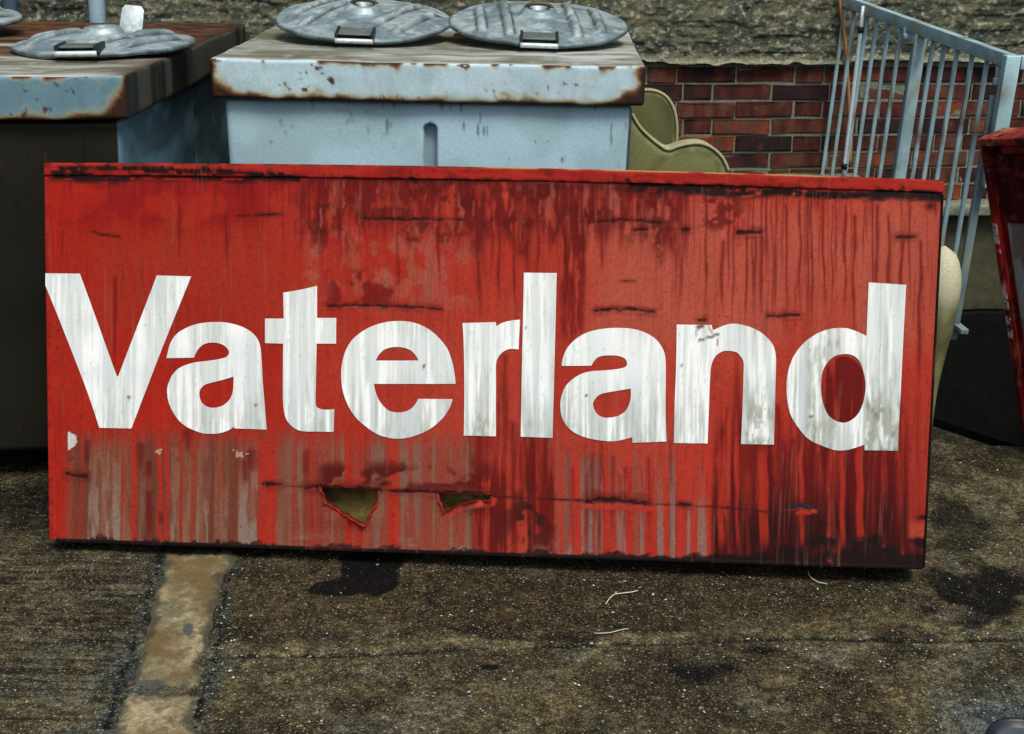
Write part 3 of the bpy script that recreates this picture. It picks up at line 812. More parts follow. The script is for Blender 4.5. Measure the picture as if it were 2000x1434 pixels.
def container(label, FL, FR, BR, BL_, body_col, skirt_col, top_col, side_col, seed, ztop=1.23, hskirt=.125, groove=None, top_rust=0.0, side_rust=0.0):
    cen = (FL + FR + BR + BL_) / 4
    rt = root('waste_container', label, 'waste bin', (cen[0], cen[1], 0))
    def paint(V, W_, D_, h):
        c = np.tile(skirt_col, (len(V), 1))
        front = (V[:, 1] < .004)
        side = (~front) & ((V[:, 0] < .004) | (V[:, 0] > W_ - .004))
        cf = rust_paint(c.copy(), V[:, 0], V[:, 2], h, W_, seed)
        cs = rust_paint(np.tile(side_col, (len(V), 1)), V[:, 1], V[:, 2], h, D_, seed + 20, 1.3)
        if side_rust > 0:
            cs = mix(cs, C8(62, 60, 44), ss(.2, .5, fbm(V[:, 1] * 7, V[:, 2] * 2, seed + 61, 3)) * .85 * side_rust)
            cs = mix(cs, C8(26, 24, 20), ss(.5, .6, fbm(V[:, 1] * 11, V[:, 2] * 1, seed + 62, 3)) * .8 * side_rust)
        n = fbm(V[:, 0] * 4, V[:, 1] * 9, seed + 30, 4); n2 = fbm(V[:, 0] * 22, V[:, 1] * 26, seed + 31, 4)
        ct = np.tile(top_col, (len(V), 1))
        ct = mix(ct, C8(98, 98, 78), ss(.42, .62, n) * .85)
        ct = mix(ct, C8(186, 190, 184), ss(.45, .7, fbm(V[:, 0] * 1.6, V[:, 1] * 5, seed + 36, 3)) * .8 * (1 - top_rust * .5))  # pale and dark streaks: wet deck reflections put into the colour
        ct = mix(ct, C8(84, 86, 70), ss(.48, .66, fbm(V[:, 0] * 5, V[:, 1] * 13, seed + 37, 5)) * .6)
        ct = mix(ct, C8(170, 176, 170), ss(.56, .72, n2) * .5)
        ct = mix(ct, C8(196, 200, 200), np.exp(-V[:, 1] / .012) * .75 + np.exp(-np.minimum(V[:, 0], W_ - V[:, 0]) / .01) * .3)
        if top_rust > 0:
            m_ = ss(.25, .6, V[:, 1] / D_ + (n - .5) * .8) * top_rust
            ct = mix(ct, RUST2, m_ * .9)
            ct = mix(ct, RUST1, m_ * ss(.4, .65, n2) * .9)
            ct = mix(ct, RUST1, np.exp(-(W_ - V[:, 0]) / .05) * .8)
        top = V[:, 2] > h - .003
        out = np.where(front[:, None], cf, np.where(side[:, None], cs, np.where(top[:, None], ct, c * .35)))
        # rounded front top edge: bare rubbed paint
        return out
    slab_from_quad('lid_deck', FL, FR, BR, BL_, ztop, ztop - hskirt, None, rt, paint)
    # body, set in under the deck and slightly tapering
    e = unit(FR - FL); dpt = unit(BR - FR)
    W_, D_ = np.linalg.norm(FR - FL), np.linalg.norm(BR - FR)
    ins = .034
    zt = ztop - hskirt - .004
    V, Fq = rbox(W_ - 2 * ins, D_ - 2 * ins, zt - .10, .018, (.0045, .02, .006))
    cx, cy_ = (W_ - 2 * ins) / 2, (D_ - 2 * ins) / 2
    tp = 1 - .03 * (1 - V[:, 2] / (zt - .10))
    L = V.copy()
    front = V[:, 1] < .02
    c = np.tile(body_col, (len(V), 1))
    n = fbm(V[:, 0] * 6, V[:, 2] * 4, seed + 41, 4); n2 = fbm(V[:, 0] * 40, V[:, 2] * 30, seed + 42, 3)
    c = mix(c, body_col * .93, ss(.45, .65, n))
    c = mix(c, body_col * .7, ss(.74, .82, n2) * ss(.55, .65, n) * .6)
    c = mix(c, RUST2 * .9, .5 * ss(.80, .86, fbm(V[:, 0] * 50, V[:, 2] * 35, seed + 44, 2)) * ss(.5, .65, fbm(V[:, 0] * 7, V[:, 2] * 7, seed + 45, 2)))
    c = mix(c, body_col * .62, np.exp(-((zt - .10) - V[:, 2]) / .02) * .5)  # contact shade below the skirt, painted into the body colour
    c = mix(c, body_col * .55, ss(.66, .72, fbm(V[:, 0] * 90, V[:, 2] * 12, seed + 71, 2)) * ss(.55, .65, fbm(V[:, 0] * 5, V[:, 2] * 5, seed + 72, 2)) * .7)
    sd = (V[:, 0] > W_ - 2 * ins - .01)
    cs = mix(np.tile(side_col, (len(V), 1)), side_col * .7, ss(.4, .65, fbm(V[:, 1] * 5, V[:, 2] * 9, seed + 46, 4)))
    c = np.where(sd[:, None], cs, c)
    if groove is not None:
        # pressed stiffening channel with a round head
        gx, gw_, gh = groove
        hd = zt - .10 - gh
        q = np.where(V[:, 2] < hd, np.abs(V[:, 0] - gx), np.hypot(V[:, 0] - gx, V[:, 2] - hd))
        g = 1 - ss(gw_ * .7, gw_, q)
        c = mix(c, body_col * .72, front * g * .8)
        L[:, 1] += front * g * .032
    sb = np.abs(V[:, 1] - cy_) 
    L[:, 0] -= sd * (np.exp(-((V[:, 1] - .90) / .02) ** 2) * .03 + .012 * ss(.88, .91, V[:, 1]))
    L[:, 1] += front * (fbm(V[:, 0] * 3, V[:, 2] * 3, seed + 50, 2) - .5) * .012
    X = (L[:, 0] - cx) * tp + cx; Yl = (L[:, 1] - cy_) * tp + cy_
    O = FL + e * ins + dpt * ins
    P = O[None] + X[:, None] * e[None] + Yl[:, None] * dpt[None]
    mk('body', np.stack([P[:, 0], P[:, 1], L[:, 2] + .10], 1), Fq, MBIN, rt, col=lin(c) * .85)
    for sx in (.12, .88):
        for sy in (.15, .85):
            p = FL + e * W_ * sx + dpt * D_ * sy
            V1, F1 = tube(np.stack([p[0] + e[0] * np.linspace(-.025, .025, 5), p[1] + e[1] * np.linspace(-.025, .025, 5), 0 * np.linspace(0, 1, 5) + .065], 1),
                          np.array([.05, .063, .065, .063, .05]), 24)
            mk('wheel', V1, F1, MBLACK, rt)
            V1, F1 = rbox(.04, .07, .10, .004, .1)
            mk('castor_fork', V1 + np.array([p[0] - .02, p[1] - .035, .07]), F1, MBLACK, rt)
    return rt

def xy(p): return np.array([p[0], p[1], 0.0])
TOPZ = 1.23
cFL, cFR = xy(onz(408, 113, TOPZ)), xy(onz(1262, 130, TOPZ))
cdir = unit(xy(onz(1225, 55, TOPZ)) - cFR)
cBR, cBL = cFR + cdir * 1.32, cFL + cdir * 1.32
bin_mid = container('pale blue steel waste container with two round lids and rusty skirt', cFL, cFR, cBR, cBL, C8(172, 204, 214), C8(186, 212, 220), C8(138, 142, 130), C8(96, 116, 122), 201,
                    groove=(.648, .024, .088))
make_lid(bin_mid, (-.543, 5.25, TOPZ + .058), .305, math.radians(-24), math.radians(1.0), 301, pitch=math.radians(8.5))
make_lid(bin_mid, (.070, 5.25, TOPZ + .056), .311, math.radians(4), math.radians(1.0), 311, pitch=math.radians(8.5))

lFR = xy(onz(246, 148, TOPZ)); lBR = xy(onz(480, 47, TOPZ))
ldir = unit(lBR - lFR); lside = np.array([math.cos(math.radians(9)), math.sin(math.radians(9)), 0])
lFL = lFR - lside * 1.36; lBL = lBR - np.array([1.36, .05, 0])
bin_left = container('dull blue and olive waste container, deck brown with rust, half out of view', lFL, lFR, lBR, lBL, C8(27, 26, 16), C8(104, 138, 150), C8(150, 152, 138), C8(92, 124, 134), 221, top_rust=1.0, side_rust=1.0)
make_lid(bin_left, (-1.315, 4.72, TOPZ + .014), .282, math.radians(-30), math.radians(-1.6), 321, flap=True, pitch=math.radians(1.2))
make_lid(bin_left, (-2.01, 5.16, TOPZ + .05), .278, math.radians(-20), math.radians(2), 331, pitch=math.radians(3))

# orange scrap under the right lid
p = onz(897, 73, TOPZ + .012)
V, Fq = rbox(.036, .03, .018, .004, .02)
tag(mk('scrap', V + np.array([p[0] - .018, p[1], TOPZ + .006]), Fq, MORANGE), 'small orange scrap lying between the two round lids', 'scrap')

# ================================================================== OLD COUCH BEHIND THE SIGN
couch = root('old_couch', 'discarded olive green couch with curved wing behind the red sign', 'couch', (.85, 4.85, 0))
def sofa_col(V, seed, pale=None):
    n = fbm(V[:, 0] * 12, V[:, 2] * 12, seed, 4)
    c = mix(np.tile(C8(122, 124, 82), (len(V), 1)), C8(88, 92, 58), ss(.35, .65, n))
    c = mix(c, C8(74, 72, 46), ss(.5, .7, fbm(V[:, 0] * 5 + 3, V[:, 2] * 7, seed + 3, 4)) * .6)
    c = mix(c, C8(150, 148, 98), ss(.55, .75, fbm(V[:, 0] * 30, V[:, 2] * 30, seed + 1, 3)) * .5)
    if pale is not None:
        c = mix(c, C8(196, 194, 164), pale)
    return lin(c) * .8
def px_outline(pts, Y, n=6, corners=()):
    P = [ony(a, b, Y) for a, b in pts]
    return [tuple(q) for q in crom([(p[0], p[2]) for p in P], [i in corners for i in range(len(P))], n)]
ol = px_outline([(1180, 420), (1180, 215), (1205, 183), (1245, 174), (1275, 174), (1297, 184), (1311, 203), (1318, 226), (1320, 255), (1317, 300), (1314, 420)], 5.25, 6, (0, 10))
ol_head = ol
V, Fc = slab_outline(ol, .09, .018, 4)
V[:, 1] += 5.2
mk('headrest', V, Fc, MSOFA, couch, col=sofa_col(V, 401, np.exp(-((V[:, 1] - 5.2) / .012)) * 0 + .15 * (V[:, 1] > 5.21)))
ol = px_outline([(1150, 470), (1150, 100), (1185, 100), (1211, 176), (1232, 217), (1246, 241), (1263, 259), (1282, 275), (1301, 286), (1321, 280), (1343, 275), (1367, 275), (1389, 285), (1407, 303), (1418, 328), (1424, 370), (1424, 470)], 5.03, 6, (0, 1, 2, 16))
V, Fc = slab_outline(ol, .13, .03, 6)
V[:, 1] += 4.96
pale = ss(0, .03, V[:, 1] - 4.962) * .6  # highlight on the wing's rim, painted as paler cloth
mk('wing', V, Fc, MSOFA, couch, col=sofa_col(V, 411, pale))
def piping(ol, y, i0, i1):
    q = np.array([(a, y, b) for a, b in ol[i0:i1]])
    V, Fc = tube(q, .0055, 8)
    mk('piping', V, Fc, MSOFA, couch, col=np.tile(lin(C8(176, 172, 132)) * .7, (len(V), 1)))
piping(ol, 4.966, 14, len(ol) - 12)
piping(ol_head, 5.205, 8, len(ol_head) - 7)
# seat base, low back and foot roll
ca, sa = math.cos(-.62), math.sin(-.62)
cx_ax = np.array([ca, sa, 0]); cy_ax = np.array([-sa, ca, 0])
CM = frame_from((.42, 4.86, 0), cx_ax, cy_ax, Z3)
V, Fq = rbox(.80, .42, .20, .03, .04)
mk('seat', V + np.array([.05, .0, .16]), Fq, MSOFA, couch, M=CM, col=sofa_col(V, 421))
V, Fq = rbox(.80, .09, .36, .035, .04)
mk('backrest', V + np.array([.04, .34, .3]), Fq, MSOFA, couch, M=CM, col=sofa_col(V, 431))
for lx, ly in ((.1, .05), (.78, .05), (.1, .36), (.78, .36)):
    V, Fc = tube(np.array([[lx, ly, 0], [lx, ly, .09], [lx, ly, .2]]), np.array([.018, .024, .03]), 10)
    mk('leg', V, Fc, MBLACK, couch, M=CM)
# foot end: upright roll, round at the head and tapering downwards
zs = np.linspace(0, 1, 30)
bx, by, bz = ony(1846, 560, 4.28)
top_z = ony(1855, 485, 4.28)[2]
rings = []
for t in zs:
    z = top_z - t * (top_z - .10)
    w = .062 * math.sqrt(max(0, 1 - ((t - .2) / .2) ** 2)) if t < .2 else .062 - .034 * ss(.22, .75, t)
    dp = .085 * math.sqrt(max(0, 1 - ((t - .2) / .2) ** 2)) if t < .2 else .085
    cx0 = bx - .006 - .015 * t
    for a in np.linspace(0, 2 * math.pi, 28, endpoint=False):
        rings.append((cx0 + max(w, .002) * math.cos(a), by + .03 + max(dp, .002) * math.sin(a), z))
V = np.array(rings)
Fc = [(i * 28 + j, i * 28 + (j + 1) % 28, (i + 1) * 28 + (j + 1) % 28, (i + 1) * 28 + j) for i in range(29) for j in range(28)]
Fc = [f[::-1] for f in Fc] + [tuple(range(28)), tuple(range(29 * 28, 30 * 28))[::-1]]
o = mk('foot_roll', V, Fc, MSOFA, couch, col=sofa_col(V, 441, ss(top_z - .22, top_z - .12, V[:, 2]) * .95))  # cream head: light from above put into the cloth colour
o['label'] = 'rounded end of the couch, light on its top painted cream'

# ================================================================== RAILING
RN = np.array([1.63, 4.9, 1.25]); RF = np.array([1.395, 6.53, 1.331])
RD = unit(RF - RN); RL = np.linalg.norm(RF - RN)
DOWN = unit(np.array([-.05, 0, -1.0]))
RS = unit(np.cross(RD, DOWN))
def rail_k(xpx):
    lo, hi = -.2, 1.3
    for _ in range(50):
        k = (lo + hi) / 2
        if proj((RN + (RF - RN) * k)[None])[0][0] > xpx: lo = k
        else: hi = k
    return RN + (RF - RN) * lo
railing = root('railing', 'pale blue steel railing with thin upright bars before the brick wall', 'railing', (1.5, 5.6, 0))
def rcol(V, seed, k=1.0):
    n = fbm(V[:, 0] * 25 + V[:, 1] * 20, V[:, 2] * 18, seed, 4)
    b = C8(158, 190, 194) * k
    c = mix(np.tile(b, (len(V), 1)), b * .84, ss(.4, .65, n))
    c = mix(c, C8(178, 174, 140), ss(.66, .74, n) * .6)
    c = mix(c, C8(96, 66, 42), ss(.68, .76, fbm(V[:, 0] * 60 + V[:, 1] * 50, V[:, 2] * 40, seed + 9, 3)) * .7)
    return lin(c) * .8
def beam(name, p, axis, length, wx, ux, wy, uy, seed, k=1.0, parent=railing):
    """box beam from p along axis; wx,wy widths along ux,uy (centred)"""
    V, Fq = rbox(wx, wy, length, .003, (.05, .05, .06))
    V = V - np.array([wx / 2, wy / 2, 0])
    Mx = (np.stack([ux, uy, axis], 1), np.asarray(p, float))
    P = V @ Mx[0].T + Mx[1]
    return mk(name, P, Fq, MRAIL, parent, col=rcol(P, seed, k))
beam('top_rail', RN - RD * .0 + DOWN * .02, RD, RL, .036, RS, .046, unit(np.cross(RD, RS)), 501)
for i, xp in enumerate((1653, 1672, 1697, 1716, 1739.5, 1764, 1827, 1849, 1874, 1903.5, 1932.5)):
    q = rail_k(xp)
    beam('bar', q + DOWN * .043, DOWN, .90, .016, RS, .012, RD, 510 + i)
q = rail_k(1803)
beam('flat_post', q + DOWN * .045, DOWN, 1.17, .046, unit(np.array([1, .1, 0])), .012, unit(np.array([-.1, 1, 0])), 530, 1.06)
q2 = rail_k(1790)
beam('flat_post', q2 + DOWN * .11, DOWN, 1.11, .028, unit(np.array([.5, .9, 0])), .008, unit(np.array([-.9, .5, 0])), 531, .8)
beam('corner_post', RN + DOWN * .0, DOWN, .44, .048, np.array([1.0, 0, 0]), .045, np.array([0, 1.0, 0]), 540, 1.12)
beam('flat_post', RN + np.array([-.018, .06, 0]) + DOWN * .14, DOWN, .86, .028, np.array([1.0, 0, 0]), .02, np.array([0, 1.0, 0]), 541, .72)  # darker copy of the railing colour paints the post's shaded lower part
beam('cross_rail', RN + np.array([.026, 0, -.022]), np.array([1.0, 0, 0]), 1.1, .046, np.array([0, 1.0, 0]), .044, Z3, 542, 1.15)
for k_, (zz_, xp) in enumerate(((.62, 1850), )):
    pass
beam('bottom_rail', RN + DOWN * .955 , RD, RL, .03, RS, .02, unit(np.cross(RD, RS)), 545, .8)
# hinge brackets
for (xp, yp, w, h_) in ((1777, 72, .05, .022), (1955, 160, .05, .024), (1952, 143, .022, .045), (1772, 62, .03, .03)):
    b = rail_k(min(xp, 1960))
    p = ony(xp, yp, b[1] - .03)
    V, Fq = rbox(w, .025, h_, .003, .03)
    P = V + p - np.array([w / 2, .012, h_ / 2])
    mk('bracket', P, Fq, MRAIL, railing, col=rcol(P, 550, 1.1))
# loose white rod tied to the bars, with black ties
b0 = rail_k(1690)
pa, pb = ony(1687, 12, b0[1] - .04), ony(1646, 352, b0[1] - .04)
pts = np.array([pa + (pb - pa) * t for t in np.linspace(0, 1, 12)])
V, Fc = tube(pts, .0085, 10)
mk('rod', V, Fc, MRAIL, railing, col=np.tile(lin(C8(206, 222, 224)), (len(V), 1)) * .9)
for t in (.115, .90):
    q = pa + (pb - pa) * t; dq = unit(pb - pa)
    V, Fc = tube(np.array([q, q + dq * .012, q + dq * .024]), .013, 10)
    mk('tie', V, Fc, MBLACK, railing)
# orange cable hanging on the wall
pw = WP + WN * .05
cps = [onpl(a, b, pw, WN) for a, b in ((1637, -60), (1641, 10), (1646, 50), (1652, 100), (1656, 160), (1659, 220), (1662, 270), (1660, 320), (1657, 400))]
pts = np.array(crom([tuple(p) for p in cps], [True] + [False] * (len(cps) - 2) + [True], 6)[:-6])
pts = pts[: 6 * (len(cps) - 1) - 5]
V, Fc = tube(pts, .008, 8)
tag(mk('cable', V, Fc, MCABLE), 'thin orange-brown cable hanging down the wall beside the railing', 'cable')

# ================================================================== RED SIGN
SA, SB, SCc = -0.05359339, -0.21360996, -0.01024676
SO = np.array([-1.25350409, 3.62539299, 0.034])
SW, SH = 2.35809845, 1.0190485
def rot3(a, b, c):
    Rz = np.array(Matrix.Rotation(a, 3, 'Z')); Rx = np.array(Matrix.Rotation(b, 3, 'X')); Ry = np.array(Matrix.Rotation(c, 3, 'Y'))
    return Rz @ Rx @ Ry
SM = rot3(SA, SB, SCc)
SEX, SEN, SEZ = SM[:, 0], SM[:, 1], SM[:, 2]            # along, backwards, up the face
sign = root('shop_sign', 'large weathered red sign board lettered Vaterland in white, leaning', 'sign', (float(SO[0] + SEX[0] * SW / 2), float(SO[1]), 0))
def s_world(s, t, d):
    """sign plane point; d = metres out of the face towards the yard"""
    s = np.asarray(s, float); t = np.asarray(t, float); d = np.asarray(d, float) + 0 * s
    u = np.clip(s / SW, 0, 1)
    t2 = t + .011 * (1 - (2 * u - .95) ** 2) * np.clip(t / SH, 0, 1) ** 3     # the top edge bows up a little
    return SO[None] + s[:, None] * SEX + t2[:, None] * SEZ - d[:, None] * SEN
def s_local(px, py):
    p = onpl(px, py, SO, SEN)
    return float((p - SO) @ SEX), float((p - SO) @ SEZ)
# (pixel polyline, half width, depth): tears, creases and scratches
TEARS = [([(640, 598), (700, 596), (780, 599), (860, 603)], 3.2, .8), ([(1163, 607), (1200, 604), (1240, 605), (1277, 610)], 3.4, .95),
         ([(712, 428), (800, 429), (905, 430)], 3.0, .8), ([(1150, 436), (1210, 430), (1260, 432), (1298, 438)], 3.4, .7),
         ([(1240, 449), (1262, 448)], 3.0, .8), ([(1333, 449), (1345, 449)], 4, .9), ([(1442, 456), (1486, 453)], 4.4, .9), ([(1752, 463), (1786, 464)], 4.0, .85),
         ([(518, 946), (548, 947)], 3.6, 1.0), ([(598, 950), (640, 953), (740, 956)], 5.0, 1.0), ([(765, 960), (835, 960)], 3.6, 1.0),
         ([(852, 964), (960, 968)], 5.5, 1.0), ([(1147, 982), (1160, 976), (1200, 976), (1262, 983)], 6.0, 1.0), ([(1330, 985), (1345, 986)], 3.4, .9),
         ([(132, 926), (148, 929), (168, 930)], 4.5, 1.0), ([(1537, 992), (1560, 987), (1590, 993)], 5.0, 1.0), ([(180, 452), (200, 458), (232, 462)], 2.2, .6),
         ([(465, 422), (548, 418)], 2.4, .7), ([(1500, 617), (1560, 616)], 3.6, .7), ([(530, 948), (620, 952), (860, 962), (1000, 972), (1400, 990), (1500, 1000)], 1.4, .5),
         ([(1365, 626), (1378, 624)], 3, .8), ([(1210, 549), (1240, 549)], 1.6, .6), ([(1795, 1012), (1815, 1008)], 3.5, .7)]
HOLES = [[(628, 952), (680, 955), (737, 957), (733, 984), (711, 1022), (700, 1018), (668, 998), (640, 980)],
         [(856, 964), (905, 967), (962, 968), (955, 975), (922, 976), (895, 984), (869, 998)]]
def rim_y(px):      # lower border of the top rim in the photo
    return np.interp(px, [80, 110, 560, 700, 960, 1100, 1250, 1400, 1600, 1700, 1760, 1843], [346, 342, 343, 347, 354, 358, 363, 369, 375, 378, 374, 384])
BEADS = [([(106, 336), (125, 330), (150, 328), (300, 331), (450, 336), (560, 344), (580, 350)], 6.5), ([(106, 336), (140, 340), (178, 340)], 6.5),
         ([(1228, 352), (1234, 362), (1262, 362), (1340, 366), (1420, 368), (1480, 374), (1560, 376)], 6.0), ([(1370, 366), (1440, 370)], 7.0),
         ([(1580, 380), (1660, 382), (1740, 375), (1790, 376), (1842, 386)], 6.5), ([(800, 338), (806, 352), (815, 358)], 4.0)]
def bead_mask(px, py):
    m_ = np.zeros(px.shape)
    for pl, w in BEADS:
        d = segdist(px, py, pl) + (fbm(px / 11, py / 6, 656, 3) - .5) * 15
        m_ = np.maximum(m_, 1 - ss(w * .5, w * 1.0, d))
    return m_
def bot_y(px):
    return 1055 + (px - 97) * .0321
_drng = np.random.default_rng(11)
DRIPS = []
for i in range(150):
    x0 = _drng.uniform(585, 1330); DRIPS.append((x0, rim_y(x0) - 2, _drng.uniform(25, 150) * (1.0 if _drng.random() < .8 else 1.9), _drng.uniform(1.5, 6), _drng.uniform(.35, .9)))
for i in range(42):
    x0 = _drng.uniform(1300, 1830); DRIPS.append((x0, rim_y(x0) - 2, _drng.uniform(40, 330), _drng.uniform(1.2, 3.2), _drng.uniform(.4, .95)))
for i in range(40):
    x0 = _drng.uniform(110, 600); DRIPS.append((x0, rim_y(x0) - 2, _drng.uniform(15, 80), _drng.uniform(1.5, 6), _drng.uniform(.25, .6)))
for x0, y0, L in ((1458, 460, 190), (1475, 460, 170), (1486, 460, 175), (1516, 400, 240), (1536, 400, 230), (1563, 390, 250), (1625, 400, 240), (1650, 400, 250), (1668, 420, 300), (1712, 400, 270),
                  (1735, 420, 250), (1760, 470, 160), (1797, 470, 600), (1310, 450, 50), (1411, 470, 160), (1175, 450, 90), (1105, 430, 230), (1120, 430, 240), (975, 400, 240), (935, 420, 220), (1005, 420, 230),
                  (120, 452, 60), (440, 420, 110), (225, 540, 200), (350, 400, 120)):
    DRIPS.append((x0, y0, L, _drng.uniform(2, 4.5), .8))
DRIPS_LOW = []
for i in range(120):
    x0 = _drng.uniform(1398, 1800); DRIPS_LOW.append((x0, _drng.uniform(790, 960), _drng.uniform(120, 330), _drng.uniform(1.6, 8), _drng.uniform(.5, .95)))
for i in range(26):
    x0 = _drng.uniform(915, 1085); DRIPS_LOW.append((x0, _drng.uniform(690, 900), _drng.uniform(140, 360), _drng.uniform(2, 8), _drng.uniform(.4, .85)))
for i in range(22):
    x0 = _drng.uniform(1090, 1400); DRIPS_LOW.append((x0, _drng.uniform(850, 960), _drng.uniform(60, 200), _drng.uniform(1.5, 5), _drng.uniform(.3, .7)))
for x0, y0, L, w in ((275, 866, 60, 8), (290, 900, 40, 8), (291, 960, 110, 8), (312, 1000, 30, 5), (366, 840, 50, 8), (490, 880, 50, 14), (600, 880, 60, 8), (480, 900, 50, 10), (940, 850, 130, 8), (170, 860, 60, 5)):
    DRIPS_LOW.append((x0, y0, L, w, .8))
def drips(px, py, lst, wob=7.0):
    out = np.zeros(px.shape)
    order = np.argsort(px)
    sx = px[order]
    for k, (x0, y0, L, w, a) in enumerate(lst):
        i0, i1 = np.searchsorted(sx, x0 - w * 3 - wob), np.searchsorted(sx, x0 + w * 3 + wob)
        if i1 <= i0: continue
        ii = order[i0:i1]
        X, Y = px[ii], py[ii]
        cx = x0 + (vn(Y / 60.0, 0 * Y + k * 3.7, 77) - .5) * wob * .9
        ww = w * (.55 + .9 * vn(Y / 25.0, 0 * Y + k * 1.9, 78))
        mk_ = np.exp(-((X - cx) / ww) ** 2 * 1.2) * ss(y0 - 6, y0 + 4, Y) * (1 - ss(y0 + L * .55, y0 + L, Y)) * a
        out[ii] = np.maximum(out[ii], mk_)
    return out

def paint_red(px, py):
    n1 = fbm(px / 220, py / 170, 601, 4)
    st = .5 * vn(px / 5, py / 150, 602) + .5 * vn(px / 15, py / 260, 603)
    fine = fbm(px / 9, py / 22, 604, 3)
    spk = fbm(px / 4.5, py / 4.5, 605, 2)
    c = np.tile(C8(190, 38, 22), (len(px), 1))
    c = mix(c, C8(200, 74, 54), np.clip(ss(350, 1000, px) * .75 + (n1 - .45) * 1.2, 0, 1) * .85)
    c = mix(c, C8(172, 52, 32), win(px, 170, 560, 90) * win(py, 400, 640, 60) * ss(.35, .65, st) * .7)
    c = mix(c, C8(164, 24, 22), win(px, 120, 560, 60) * win(py, 345, 440, 22) * ss(.38, .62, fbm(px / 60, py / 40, 606, 3)) * .85)
    c = mix(c, C8(206, 98, 76), win(px, 1130, 1840, 60) * win(py, 395, 680, 50) * ss(.15, .5, n1 * .5 + .5 * fbm(px / 40, py / 220, 657, 3)) * .85)
    c = c * (.95 + .1 * st)[:, None]
    # faded blotches in the upper middle
    bl = win(px, 600, 930, 25) * win(py, 448, 600, 26)
    c = mix(c, C8(192, 92, 74), bl * ss(.42, .6, fbm(px / 34, py / 30, 607, 4)) * .8)
    c = mix(c, C8(178, 100, 78), bl * ss(.56, .68, fbm(px / 12, py / 70, 608, 3)) * .6)
    # dark washed zone under the rim
    zone = win(px, 590, 1330, 40) * ss(rim_y(px) - 4, rim_y(px) + 6, py) * (1 - ss(430, 500, py - (fbm(px / 30, 0 * px, 609, 3) - .5) * 120))
    zn = fbm(px / 13, py / 42, 610, 4)
    c = mix(c, C8(122, 22, 17), zone * ss(.34, .56, zn) * .85)
    c = mix(c, C8(92, 22, 16), zone * ss(.46, .62, fbm(px / 70, py / 26, 611, 3)) * ss(.35, .55, fine) * .7)
    c = mix(c, C8(186, 96, 78), zone * ss(.62, .7, fbm(px / 11, py / 36, 612, 3)) * .75)
    c = mix(c, C8(126, 20, 16), win(px, 640, 780, 18) * win(py, 528, 596, 10) * ss(.38, .58, fbm(px / 26, py / 30, 613, 3)) * .8)
    c = mix(c, C8(120, 20, 16), win(px, 1095, 1140, 8) * win(py, 430, 660, 30) * ss(.3, .6, fbm(px / 9, py / 40, 614, 3)) * .75)
    # dark drips
    c = mix(c, C8(116, 18, 14), drips(px, py, DRIPS) * .85)
    # black grime and the rim's own shadow, painted together along its lower border
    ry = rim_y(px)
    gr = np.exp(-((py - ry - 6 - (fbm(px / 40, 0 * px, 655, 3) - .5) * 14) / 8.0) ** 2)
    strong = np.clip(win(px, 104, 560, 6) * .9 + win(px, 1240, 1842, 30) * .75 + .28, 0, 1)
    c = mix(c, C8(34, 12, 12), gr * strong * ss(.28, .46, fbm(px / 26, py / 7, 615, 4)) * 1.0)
    c = mix(c, C8(28, 12, 12), win(px, 106, 175, 8) * win(py, 328, 346, 4) * ss(.3, .5, fbm(px / 18, py / 9, 616, 3)))
    c = mix(c, C8(40, 14, 12), win(px, 1700, 1842, 10) * win(py, 374, 392, 4) * ss(.34, .5, fbm(px / 30, py / 8, 617, 3)) * .95)
    c = mix(c, C8(60, 14, 12), np.exp(-((px - 1817) / 9) ** 2 - ((py - 402) / 9) ** 2) * .9)
    c = mix(c, C8(112, 24, 20), win(px, 1370, 1450, 20) * win(py, 380, 450, 14) * ss(.42, .6, fbm(px / 16, py / 14, 618, 3)) * .8)
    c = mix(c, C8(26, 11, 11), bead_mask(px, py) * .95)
    # ---- lower third
    low = ss(826, 892, py + (vn(px / 9, 0 * px, 658) - .5) * 22)
    col = fbm(px / 17, py / 900, 619, 3); colf = vn(px / 5.5, py / 300, 620)
    fall = ss(850, 1060, py)
    # left: chalked grey-pink
    zl = win(px, 128, 565, 14) * low
    band = np.zeros(px.shape)
    for a, b, k in ((172, 236, 1.0), (240, 258, .45), (272, 284, .5), (332, 350, .75), (358, 372, .6), (384, 408, .85), (436, 446, .6), (466, 503, .95), (418, 440, .4), (540, 566, .35)):
        band = np.maximum(band, win(px + (vn(py / 70, px * 0, 621) - .5) * 4, a, b, 2.2) * k)
    band = band * (.45 + .75 * ss(.32, .6, fbm(px / 7, py / 55, 660, 3)))
    c = mix(c, C8(148, 80, 56), zl * np.clip(.35 + band * 1.4 + ss(.4, .55, colf) * .5, 0, 1) * .9)
    c = mix(c, C8(156, 134, 118), zl * band * (.25 + .75 * fall) * .95)
    c = mix(c, C8(112, 70, 54), zl * ss(.48, .58, col) * (1 - band) * .75)
    for a, b in ((256, 268), (308, 318), (322, 331), (504, 540)):
        c = mix(c, C8(200, 50, 34), win(px + (vn(py / 60, px * 0, 659) - .5) * 5, a, b, 1.6) * ss(845, 870, py) * .85)
    # around the word's foot: rust-brown wash below every letter
    zm = win(px, 560, 930, 20) * low
    c = mix(c, C8(156, 78, 60), zm * ss(.36, .5, col) * .85)
    c = mix(c, C8(146, 110, 92), zm * ss(.56, .66, colf) * ss(.45, .6, col) * .8)
    c = mix(c, C8(150, 138, 128), zm * ss(1035, 1062, py - (px - 560) * .03) * ss(.45, .6, fbm(px / 40, py / 20, 622, 3)) * .8)
    c = mix(c, C8(90, 18, 16), win(px, 625, 960, 16) * win(py, 905, 955, 14) * ss(.40, .58, fbm(px / 30, py / 24, 623, 3)) * .85)
    # middle: dark red
    zd = win(px, 925, 1085, 14) * ss(800, 930, py)
